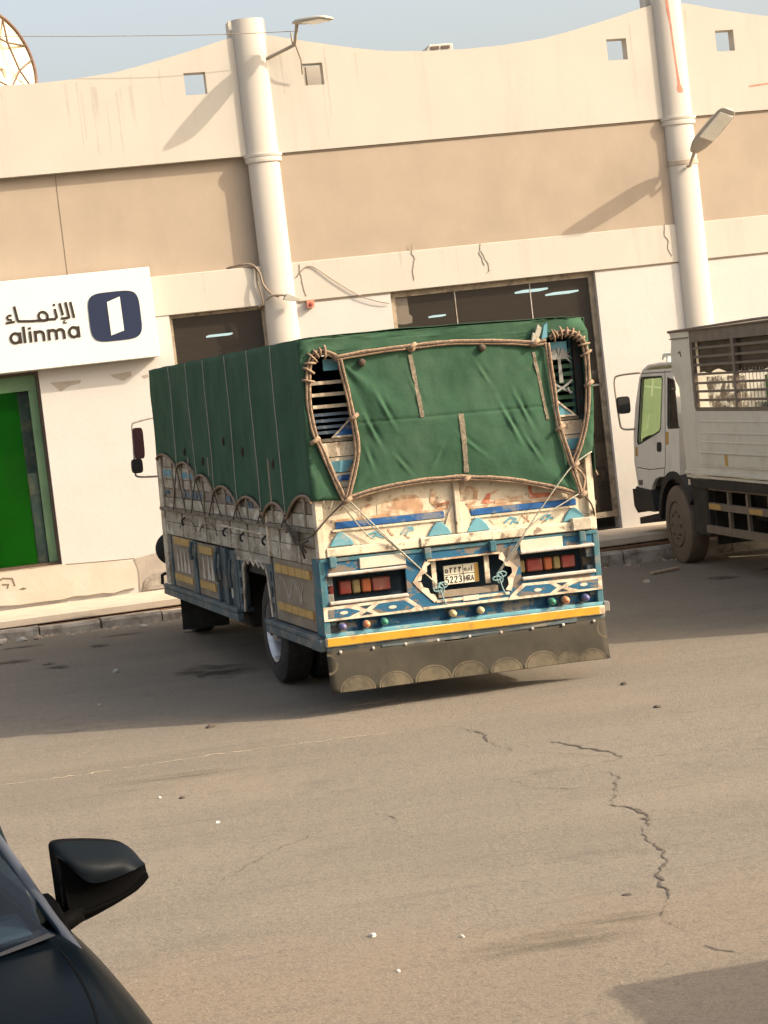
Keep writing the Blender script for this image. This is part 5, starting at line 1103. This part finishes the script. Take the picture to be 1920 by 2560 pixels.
# cargo box
LV = -7.35
lower = B(0, .04, LV, -.32, 1.20, 1.93).build('box_side', 'boxwhite', wt); B(WW - .04, WW, LV, -.32, 1.20, 1.93).build('box_side', 'boxwhite', wt)
for z in (1.80, 1.66, 1.55): B(-.006, 0, LV, -.95, z, z + .02).build('side_rib', 'boxwhite', wt, bevel=.004)
for z0, z1, o in ((1.425, 1.445, -.012), (1.27, 1.285, -.014), (1.29, 1.42, -.006)): B(o, 0, LV, -.90, z0, z1).build('side_rib', 'boxwhite', wt, bevel=.003)
B(-.03, .05, LV, -.33, 1.165, 1.20).build('side_sill', 'boxwhite', wt, bevel=.005); B(-.01, .05, LV, -.33, 1.12, 1.15).build('side_sill', 'boxwhite', wt)
B(-.01, -.004, -1.80, -1.71, 1.28, 1.42).build('reflector', 'amber', wt)
fp = [(-.33, 1.20), (-.30, 1.672), (-.33, 2.215), (-.22, 2.29), (-.10, 2.43), (-.12, 2.68), (-.17, 2.81), (-.10, 2.90), (-.82, 2.90), (-.80, 1.93), (-.78, 1.20)]
for u0, u1 in ((-.004, .05), (WW - .05, WW + .004)): MB().prism(fp, 'x', u0, u1).build('front_wing', 'boxwhite', wt, bevel=.006)
B(.05, WW - .05, -.40, -.34, 1.0, 2.9).build('box_front', 'boxwhite', wt)
B(-.012, -.0045, -.80, -.13, 2.815, 2.83).build('wing_groove', 'cagebrown', wt)
MB().stroke([(-.50, 2.60), (-.47, 2.66), (-.40, 2.645)], .02, 'x', -.012, -.004).build('painted_mark', 'cagebrown', wt)
# cage: frame, posts, slats
def cage(s_):
    a, b_ = (.0, .04) if s_ < 0 else (WW - .04, WW)
    B(a, b_, LV, -.82, 1.932, 1.975).build('cage_rail', 'cagebrown', wt); B(a, b_, LV, -.82, 2.76, 2.90).build('cage_rail', 'cagebrown', wt)
    pm_ = B(a - .004, b_, -.04, .04, 1.976, 2.758).mesh('cage_post', 'cagebrown')
    for v in (-.86, -2.25, -3.64, -5.03, -6.4, LV + .05): instance('cage_post', pm_, wt, (0, v, 0))
    sm = B(a + .004, a + .03, LV, -.90, -.014, .014).mesh('cage_slat', 'cagebrown')
    for z in (2.685, 2.58, 2.483, 2.372, 2.266, 2.166, 2.062): instance('cage_slat', sm, wt, (0, 0, z))
    for k in range(4):
        v0 = -.92 - k * 1.39; wm = B(b_ + .004, b_ + .010, -.005, .005, 1.98, 2.42).mesh('cage_wire', 'steel')
        if k == 0: continue
        for q in range(12): instance('cage_wire', wm, wt, (0, v0 - .11 * q - .05, 0))
cage(-1)
cage(1)
B(WW - .62, WW - .06, -5.15, -1.0, .34, .98).build('fuel_tank_blocker', 'chassis', wt, bevel=.05); B(.75, 1.35, -3.3, -1.5, .45, .95).build('gearbox', 'chassis', wt, bevel=.05); B(WW - .5, WW - .06, -.9, -.34, .4, 1.03).build('mud_guard', 'chassis', wt, bevel=.02)  # fuel tank added on the far side to stop sun passing under the truck
B(WW - .6, WW - .05, -6.9, -5.2, .42, .98).build('tool_box_blocker', 'chassis', wt, bevel=.02); B(.1, WW - .1, -.95, -.93, .30, .98).build('splash_guard', 'rubber', wt)  # tool box added there to block the same low sun
B(.02, WW - .02, LV, LV + .04, 1.0, 2.9).build('box_rear', 'boxwhite', wt)
B(0, WW, LV, -.33, 1.0, 1.1).build('box_floor', 'chassis', wt)
rows = [[(lerp(-.02, .88, j / 16), lerp(LV - .03, -.10, i / 30), 2.905 + (.045 * math.sin(PI * j / 16) * min(1, (30 - i) / 9)) + .01 * noise.noise(Vector((i * .4, j * .3, 0)))) for j in range(17)] for i in range(31)]
MB().grid(rows).build('roof_tarp', 'browntarp', wt, smooth=True, solid=.012)
MB().tube([(-.01, lerp(LV, -.1, k / 20), 2.915 + .03 * min(1, (20 - k) / 8)) for k in range(21)], .016, 6).build('roof_cord', 'cagebrown', wt)
rows = [[(.075 + .02 * noise.noise(Vector((i * .7, j * .5, 7))), lerp(LV + .1, -.90, i / 50), lerp(2.76, 2.39 + .06 * noise.noise(Vector((i * .3, 0, 5))), j / 6)) for j in range(7)] for i in range(51)]
MB().grid(rows).build('inner_tarp', 'browntarp', wt, smooth=True, solid=.006)
# under-run guard
for v in (-1.62, -2.23, -2.9, -3.6): B(.02, .06, v - .03, v + .03, .46, .97).build('guard_post', 'cagebrown', wt)
B(.0, .05, -3.75, -1.0, .745, .825).build('guard_rail', 'cagebrown', wt); B(.0, .05, -3.75, -.86, .455, .545).build('guard_rail', 'cagebrown', wt)
B(.03, .08, -3.75, -.95, .975, 1.11).build('guard_beam', 'cagebrown', wt)
for a in (-1.02, -2.35, -3.1): B(-.006, 0, a, a - .40, .755, .815).build('reflector', 'tape', wt)
B(-.002, .028, -.42, -.34, 1.02, 1.09).build('white_tag', 'white_board', wt)
for k in range(12): B(.02, .029, -1.1 - k * .2, -1.2 - k * .2, 1.0, 1.06).build('beam_mark', 'dustframe', wt)
# cargo seen through the slats
def cargo_bundle(label, v0, v1, z1, m_, seed):
    rows = []
    for i in range(24):
        a = 2 * PI * i / 24
    mb = MB(); n1, n2 = 22, 14
    for face in range(1):
        rows = [[(.14 + .04 * noise.noise(Vector((i * .55, j * .7, seed))) + .02 * noise.noise(Vector((i * 1.7, j * 1.9, seed + 3))), lerp(v0, v1, i / n1), lerp(1.12, z1 + .05 * noise.noise(Vector((i * .5, 2, seed))), j / n2)) for j in range(n2 + 1)] for i in range(n1 + 1)]
        top_ = [[r[-1], (.9, r[-1][1], r[-1][2] - .05), (.95, r[-1][1], 1.12)] for r in rows]
    mb.grid(rows); o = mb.build('wrap_sheet', m_, smooth=False); o.matrix_world = WM
    return tag(o, label, 'wrapping')
cargo_bundle('crumpled white wrapping sheet behind the front slats of the cage', -.95, -2.20, 2.33, 'sheet', 1)
cargo_bundle('crumpled white wrapping sheet toward the rear of the cage past the crate', -4.3, -5.8, 2.2, 'sheet', 5)
cr = thing('plastic_crate', 'green plastic crate standing inside the cage of the white truck', 'crate', mw=WM @ Matrix.Translation((.20, -3.4, 1.10)))
B(0, .6, -.75, .75, 0, .08).build('crate_base', 'greenpl', cr)
for a, b_, c, d in ((0, .03, -.75, .75), (.57, .6, -.75, .75), (.031, .569, -.75, -.72), (.031, .569, .72, .75)): B(a, b_, c, d, .08, 1.22).build('crate_wall', 'greenpl', cr, bevel=.006)
for k in range(9): B(-.008, -.001, -.70 + k * .165, -.62 + k * .165, .1, 1.2).build('crate_rib', 'greenpl', cr)
sh = MB().grid([[(.16 + .03 * noise.noise(Vector((i, j, 2))), lerp(-2.4, -4.2, i / 14), 2.02 - .03 * j + .03 * noise.noise(Vector((i * .9, j, 8)))) for j in range(3)] for i in range(15)]).build('wrap_sheet', 'sheet', solid=.012); sh.matrix_world = WM
tag(sh, 'narrow strip of white wrapping hanging in front of the green crate', 'wrapping')

# ------------------------------------------------------------------ black car in the near corner
a10 = math.radians(10); cf = Vector((math.sin(a10), -math.cos(a10), 0)); cl = Vector((math.cos(a10), math.sin(a10), 0)); CO = Vector((-.588, -19.891, -.313))
CM = Matrix(((cl.x, cf.x, 0, CO.x), (cl.y, cf.y, 0, CO.y), (0, 0, 1, CO.z), (0, 0, 0, 1)))     # x = car's left, y = forward
CM = Matrix(((cl.x, cf.x, 0, CO.x), (cl.y, cf.y, 0, CO.y), (cl.z, cf.z, 1, CO.z), (0, 0, 0, 1)))
car = thing('parked_car', 'glossy black car in the near left corner with its wing mirror out', 'car', mw=CM)
ST = [(-2.30, .88, .55, .84, .66, .45), (-2.15, 1.0, .66, .95, .78, .30), (-1.6, 1.02, .70, .985, .86, .22), (-.6, 1.0, .715, .97, .885, .20), (.30, .99, .728, .960, .89, .20), (.62, .985, .722, .945, .885, .20), (1.0, .975, .695, .935, .87, .20), (1.45, .945, .655, .905, .85, .20), (1.80, .90, .60, .85, .80, .24), (2.02, .82, .52, .76, .70, .30), (2.10, .70, .42, .64, .58, .42)]
rows = []
for y, zc, ls, zs, lm, zb in ST:
    half = [(0, zc), (ls * .35, zc - .004), (ls * .70, zc - (zc - zs) * .35 - .004), (ls * .93, zs + .012), (ls, zs - .004), (lerp(ls, lm, .45), zs - .07), (lerp(ls, lm, .9), zs - .17), (lm, zs - .30), (lm, .42), (lm - .05, max(zb, .26)), (lm - .20, zb), (0, zb)]
    rows.append([(-x_, y, z) for x_, z in reversed(half[1:-1])] and ([(x_, y, z) for x_, z in half] + [(-x_, y, z) for x_, z in reversed(half[1:-1])]))
n_ = len(rows[0]); mb = MB(); mb.v = [p for r in rows for p in r]
mb.f = [[i * n_ + j, i * n_ + (j + 1) % n_, (i + 1) * n_ + (j + 1) % n_, (i + 1) * n_ + j] for i in range(len(rows) - 1) for j in range(n_) if not (2 <= i <= 4 and (j <= 2 or j >= n_ - 3))] + [list(range(n_)), list(range((len(rows) - 1) * n_, len(rows) * n_))]
bo = mb.build('body', 'carpaint', car, smooth=True); bo.modifiers.new('sub', 'SUBSURF').levels = 2; bo.modifiers['sub'].render_levels = 2
bpy.context.view_layer.update()
from mathutils.bvhtree import BVHTree
_ev = bo.evaluated_get(bpy.context.evaluated_depsgraph_get()); _me = _ev.to_mesh()
bvh = BVHTree.FromPolygons([v.co.copy() for v in _me.vertices], [tuple(p.vertices) for p in _me.polygons]); _ev.to_mesh_clear()
def ontop(x, y):
    h = bvh.ray_cast(Vector((x, y, 3)), Vector((0, 0, -1))); return h[0].z if h[0] is not None else .9
for s_ in (-1, 1):      # shut lines between bonnet and wings
    P_ = smooth_path([(s_ * .655, .78, 0), (s_ * .640, 1.05, 0), (s_ * .600, 1.40, 0), (s_ * .53, 1.75, 0), (s_ * .44, 1.95, 0)], 6)
    MB().grid([[(p.x - .0035, p.y, ontop(p.x - .0035, p.y) + .0015) for p in P_], [(p.x + .0035, p.y, ontop(p.x + .0035, p.y) + .0015) for p in P_]]).build('bonnet_gap', 'mirrorblack', car)
pil = lambda s_: [(s_ * .74, .80, .86), (s_ * .725, .62, .925), (s_ * .70, .45, .995), (s_ * .63, .10, 1.195), (s_ * .56, -.18, 1.355), (s_ * .53, -.36, 1.415)]
for s_ in (-1, 1):
    pts = smooth_path(pil(s_), 4); rows = []
    for i, p in enumerate(pts):
        t = (pts[min(len(pts) - 1, i + 1)] - pts[max(0, i - 1)]).normalized(); sd = Vector((s_, 0, 0)); sd = (sd - t * sd.dot(t)).normalized(); g_ = t.cross(sd)
        rows.append([p + sd * (.018 * math.cos(q)) + g_ * (.014 * math.sin(q)) for q in (2 * PI * k / 12 for k in range(13))])
    MB().grid(rows).build('windscreen_pillar', 'carrim', car, smooth=True)
    MB().tube(smooth_path([(s_ * .53, -.36, 1.415), (s_ * .545, -.8, 1.44), (s_ * .54, -1.3, 1.39), (s_ * .56, -1.7, 1.20), (s_ * .62, -2.0, .97)], 4), .04, 8).build('roof_rail', 'carpaint', car, smooth=True)
    MB().prism([(.48, .97), (.05, 1.21), (-.2, 1.34), (-.8, 1.38), (-1.3, 1.34), (-1.65, 1.12), (-1.75, .98)], 'x', s_ * .655, s_ * .66).build('side_glass', 'carglass', car)
    MB().tube([(s_ * .66, -.62, .98), (s_ * .58, -.66, 1.46)], .03, 6).build('door_pillar', 'carpaint', car)
    for y in (1.32, -1.35): wheel(s_ * .78, y, s_, car, r=.31, w=.20, dish=.03)
    B(s_ * .86, s_ * .93, -.35, -.18, .80, .83).build('door_handle', 'carpaint', car, bevel=.008)
rows = [[(lerp(-1, 1, j / 14) * lerp(.715, .53, i / 8), lerp(.60, -.36, i / 8) + .20 * (1 - (2 * j / 14 - 1) ** 2) * lerp(1, .5, i / 8), lerp(.935, 1.415, i / 8) + .02 * (1 - (2 * j / 14 - 1) ** 2)) for j in range(15)] for i in range(9)]
MB().grid(rows).build('windscreen', 'carglass', car, smooth=True)
rows = [[(lerp(-1, 1, j / 14) * .665, lerp(.90, .615, i / 3) - .22 * (2 * j / 14 - 1) ** 2 * lerp(1, .9, i / 3) + .0, lerp(.975, .940, i / 3)) for j in range(15)] for i in range(4)]
MB().grid(rows).build('cowl', 'black_plastic', car, smooth=True)
rows = [[(lerp(-.53, .53, j / 10), lerp(-.36, -1.35, i / 8) + .10 * (1 - (2 * j / 10 - 1) ** 2) * (i == 0), 1.415 + .045 * (1 - (2 * j / 10 - 1) ** 2) + .02 * math.sin(PI * i / 8) - .04 * (i / 8) ** 2) for j in range(11)] for i in range(9)]
MB().grid(rows).build('roof', 'carpaint', car, smooth=True, solid=.03)
MB().grid([[(lerp(-.56, .56, j / 8), lerp(-1.35, -1.98, i / 5), lerp(1.40, .98, i / 5) + .03 * (1 - (2 * j / 8 - 1) ** 2)) for j in range(9)] for i in range(6)]).build('rear_glass', 'carglass', car, smooth=True)
MB().add([(-.66, .60, .90), (.66, .60, .90), (.66, .12, .93), (-.66, .12, .93), (-.66, .10, .70), (.66, .10, .70)], [(0, 1, 2, 3), (3, 2, 5, 4)]).build('dashboard', 'carint', car, solid=.02)
B(.36, .64, .25, .50, .925, .955).build('dash_vent', 'dash', car, bevel=.02)
B(-.7, .7, -1.6, .5, .35, .42).build('cabin_floor', 'carint', car)
for s_ in (-1, 1):
    B(s_ * .15, s_ * .62, -.65, -.10, .42, .62).build('seat', 'carint', car, bevel=.05); B(s_ * .15, s_ * .62, -.80, -.62, .55, 1.15).build('seat_back', 'carint', car, bevel=.06)
    B(s_ * .27, s_ * .50, -.80, -.70, 1.17, 1.33).build('headrest', 'carint', car, bevel=.04)
MB().tube([Vector((.38 + .18 * math.cos(t), .02 + .06 * math.sin(t), .93 + .16 * math.sin(t))) for t in (2 * PI * k / 24 for k in range(24))], .015, 6, closed=True).build('steering_wheel', 'black_plastic', car, smooth=True)
for s_ in (-1, 1): MB().prism([(s_ * .62, .70), (s_ * .36, .66), (s_ * .38, .60), (s_ * .66, .62)], 'y', 1.90, 2.07).build('headlight', 'lens', car, bevel=.01)
B(-.25, .25, 2.08, 2.11, .38, .49).build('front_plate', 'platewhite', car)
# wing mirror, car's left side (seen) and right side
cap_t = [(.733, 1.196), (.737, 1.219), (.764, 1.224), (.827, 1.216), (.904, 1.200), (.967, 1.181), (1.0, 1.153), (1.024, 1.115)]
cap_l = [(.733, 1.190), (.753, 1.170), (.772, 1.143), (.799, 1.112), (.828, 1.093), (.882, 1.089), (.954, 1.098), (1.022, 1.111)]
low_l = [(.738, 1.150), (.741, 1.092), (.747, 1.018), (.775, 1.004), (.84, 1.010), (.929, 1.030), (.990, 1.060), (1.024, 1.085)]
lip_l = [(.735, 1.02), (.750, .990), (.765, .962), (.800, .966), (.865, .985), (.934, 1.008), (.992, 1.032), (1.030, 1.062)]
def fine(tab, n=20):
    P = smooth_path([(a, 0, b_) for a, b_ in tab], 6); return [(P[round(k * (len(P) - 1) / (n - 1))].x, P[round(k * (len(P) - 1) / (n - 1))].z) for k in range(n)]
cap_t, cap_l, low_l, lip_l = (fine([(a + .028, b_ - .031) for a, b_ in q]) for q in (cap_t, cap_l, low_l, lip_l))
def wing(s_):
    def strip_(A, Bq, fa, fb, n_=6, bul=.0):
        return [[(s_ * lerp(A[k][0], Bq[k][0], q / n_), lerp(fa(k), fb(k), q / n_) + bul * math.sin(PI * q / n_) * math.sin(PI * (k + .5) / 20), lerp(A[k][1], Bq[k][1], q / n_)) for k in range(20)] for q in range(n_ + 1)]
    e = lambda k: .05 * math.sin(PI * (k + .6) / 20.2)
    cap = MB().grid(strip_(cap_t, cap_l, lambda k: .34, lambda k: .40 + e(k), bul=.045)).build('mirror_cap', 'carcap', car, smooth=True)
    MB().grid(strip_(cap_l, low_l, lambda k: .392 + e(k), lambda k: .40 + .4 * e(k), bul=-.012)).build('mirror_housing', 'mirrorblack', car, smooth=True)
    MB().grid(strip_(low_l, lip_l, lambda k: .405 + .45 * e(k), lambda k: .395 + .2 * e(k), bul=.012)).build('mirror_lip', 'mirrorblack', car, smooth=True)
    ring_ = cap_t + list(reversed(lip_l))
    c0 = Vector((sum(p[0] for p in ring_) / 40, sum(p[1] for p in ring_) / 40))
    MB().grid([[(s_ * p[0], .34 if i < 20 or i == 40 else .39, p[1]) for i, p in enumerate(ring_ + ring_[:1])], [(s_ * p[0], .28, p[1]) for p in ring_ + ring_[:1]], [(s_ * lerp(c0.x, p[0], .93), .27, lerp(c0.y, p[1], .93)) for p in ring_ + ring_[:1]]]).build('mirror_shell', 'mirrorblack', car, smooth=True)
    MB().prism([(s_ * lerp(c0.x, p[0], .93), lerp(c0.y, p[1], .93)) for p in ring_], 'y', .268, .274).build('mirror_glass', 'chrome', car)
    MB().tube([(s_ * .71, .46, .945), (s_ * .765, .43, .953), (s_ * .83, .385, .964)], [.04, .032, .03], 8).build('mirror_stalk', 'mirrorblack', car, smooth=True)
    MB().prism([(.64, .91), (.40, .93), (.30, 1.03), (.42, 1.02)], 'x', s_ * .70, s_ * .745).build('mirror_base', 'mirrorblack', car, bevel=.012)
wing(1); wing(-1)

# unseen white van added outside the frame to cast the near right shadow
VX, VY = 5.40, -20.10
van = thing('shadow_van', 'unseen white panel van added to throw a shadow on the near asphalt', 'van', (VX, VY, gz(VX, VY)))
MB().prism([(0, .35), (0, 1.95), (-.08, 2.04), (-3.4, 2.04), (-4.2, 1.25), (-5.0, 1.05), (-5.05, .35)], 'x', 0, 1.8).build('van_body', 'vanwhite', van, bevel=.05)
for y in (-.9, -4.1):
    for u, s_ in ((.12, -1), (1.68, 1)): wheel(u, y, s_, van, r=.34, w=.22, dish=.03)
for u in (-.004, 1.799): MB().prism([(-3.0, 1.25), (-3.95, 1.25), (-3.4, 1.85), (-3.0, 1.85)], 'x', u, u + .005).build('cab_window', 'rearglass', van)
B(.2, 1.6, -.002, .006, 1.2, 1.8).build('rear_window', 'rearglass', van)

# ------------------------------------------------------------------ stones and litter
def stone(name, label, cat, x, y, sx, sy, sz, m_, seed, group=None, z0=0.0):
    mb = MB(); bm = bmesh.new(); bmesh.ops.create_icosphere(bm, subdivisions=2, radius=1)
    for v in bm.verts:
        k = 1 + .35 * noise.noise(v.co * 1.3 + Vector((seed, seed * 2.3, 0))) + .12 * noise.noise(v.co * 3 + Vector((seed, 0, 5)))
        v.co = Vector((v.co.x * sx * k, v.co.y * sy * k, max(-.35, v.co.z) * sz * k))
    me = bpy.data.meshes.new(name); bm.to_mesh(me); bm.free(); me.materials.append(M[m_])
    o = bpy.data.objects.new(name, me); COL.objects.link(o); o.location = (x, y, gz(x, y) + sz * .28 + z0); o.rotation_euler = (0, 0, seed)
    return tag(o, label, cat, group)
G = 'stones lying on the road'
stone('stone', 'flat pale broken slab leaning at the kerb, leftmost in the frame', 'stone', .50, -2.25, .13, .07, .05, 'stone', 1, G)
stone('stone', 'second broken slab from the left edge, at the foot of the kerb', 'stone', .38, -2.42, .10, .06, .035, 'stone', 2, G)
stone('stone', 'rounded pale stone third along the kerb on the left', 'stone', .757, -2.20, .065, .05, .04, 'stone', 3, G)
stone('stone', 'browner stone fourth along the kerb on the left', 'stone', .95, -2.20, .06, .05, .035, 'redstone', 4, G)
stone('stone', 'tiny stone at the kerb between the slabs and the truck', 'stone', 1.36, -2.30, .03, .03, .02, 'stone', 5, G)
stone('stone', 'white stone at the kerb just left of the truck front wheel', 'stone', 2.20, -2.30, .055, .05, .03, 'stone', 6, G)
stone('wheel_chock', 'flat tan stone wedged at the front wheel of the decorated truck', 'stone', 2.70, -3.35, .17, .12, .05, 'redstone', 7)
stone('stone', 'small white lump on the shaded asphalt left of the truck', 'stone', 1.513, -6.32, .035, .035, .03, 'stone', 8, G)
stone('stone', 'pebble in the shade near the left frame edge by the shadow line', 'stone', 1.17, -8.5, .02, .02, .012, 'stone', 9, G)
G2 = 'litter on the sunny road'
stone('litter_scrap', 'dark scrap on the sunny road just below the shadow edge', 'litter', 1.90, -10.6, .05, .03, .025, 'litter', 10, G2)
stone('litter_scrap', 'white fleck left of the dark pebble on the sunny road', 'litter', 1.183, -13.3, .013, .013, .012, 'whitebit', 11, G2)
stone('litter_scrap', 'dark pebble right of the white fleck on the sunny road', 'litter', 1.325, -13.41, .022, .02, .012, 'litter', 12, G2)
stone('litter_scrap', 'pale scrap in mid road above the car mirror', 'litter', 1.426, -14.36, .016, .012, .010, 'whitebit', 13, G2)
stone('litter_scrap', 'largest white lump on the near road', 'litter', 1.74, -17.48, .021, .016, .013, 'whitebit', 14, G2)
stone('litter_scrap', 'small white lump right of the largest one', 'litter', 2.112, -17.74, .011, .009, .010, 'whitebit', 15, G2)
stone('litter_scrap', 'pale chip nearest the camera in the sandy strip', 'litter', 1.716, -18.12, .010, .010, .010, 'whitebit', 16, G2)
stone('litter_scrap', 'brown leaf left of the long crack', 'litter', 3.02, -17.46, .022, .025, .006, 'litter', 17, G2)
stone('litter_scrap', 'dark pebble far right on the sunny road', 'litter', 5.02, -12.47, .03, .03, .015, 'litter', 18, G2)
stone('litter_scrap', 'brown scrap right of the truck mud flap in the sun', 'litter', 5.19, -11.24, .03, .03, .018, 'litter', 19, G2)
st = MB().bar((8.28, -3.45, gz(8.3, -3.4) + .02), (8.72, -3.2, gz(8.7, -3.2) + .02), .07, .03).build('wood_offcut', 'redstone', bevel=.006)
tag(st, 'pale wood offcut lying left of the white truck wheel', 'wood')
stone('stone', 'white lump on the shaded asphalt right of the decorated truck', 'stone', 7.95, -4.2, .05, .04, .03, 'stone', 21, G)
r_ = random.Random(11)
gv = MB()
for k in range(1500):
    x, y = r_.uniform(-.2, 5.6), r_.choice((r_.uniform(-19.6, -16.6), r_.uniform(-19.6, -9.5))); s_ = r_.uniform(.002, .0055); z = gz(x, y)
    q = [(x - s_, y - s_ * .6, z), (x + s_ * .8, y - s_, z), (x + s_, y + s_ * .7, z), (x - s_ * .6, y + s_, z), (x + r_.uniform(-.3, .3) * s_, y, z + s_)]
    gv.add(q, [(0, 1, 4), (1, 2, 4), (2, 3, 4), (3, 0, 4), (3, 2, 1, 0)])
for k in range(260):
    x = r_.uniform(-.3, 9.5); y = -1.86 - abs(r_.gauss(0, .16)); s_ = r_.choice((.008, .012, .02, .03)) * r_.uniform(.6, 1.2); z = gz(x, y)
    q = [(x - s_, y - s_ * .6, z), (x + s_ * .8, y - s_, z), (x + s_, y + s_ * .7, z), (x - s_ * .6, y + s_, z), (x + r_.uniform(-.3, .3) * s_, y, z + s_ * .9)]
    gv.add(q, [(0, 1, 4), (1, 2, 4), (2, 3, 4), (3, 0, 4), (3, 2, 1, 0)])
gv.build('gravel', 'redstone', kind='stuff')
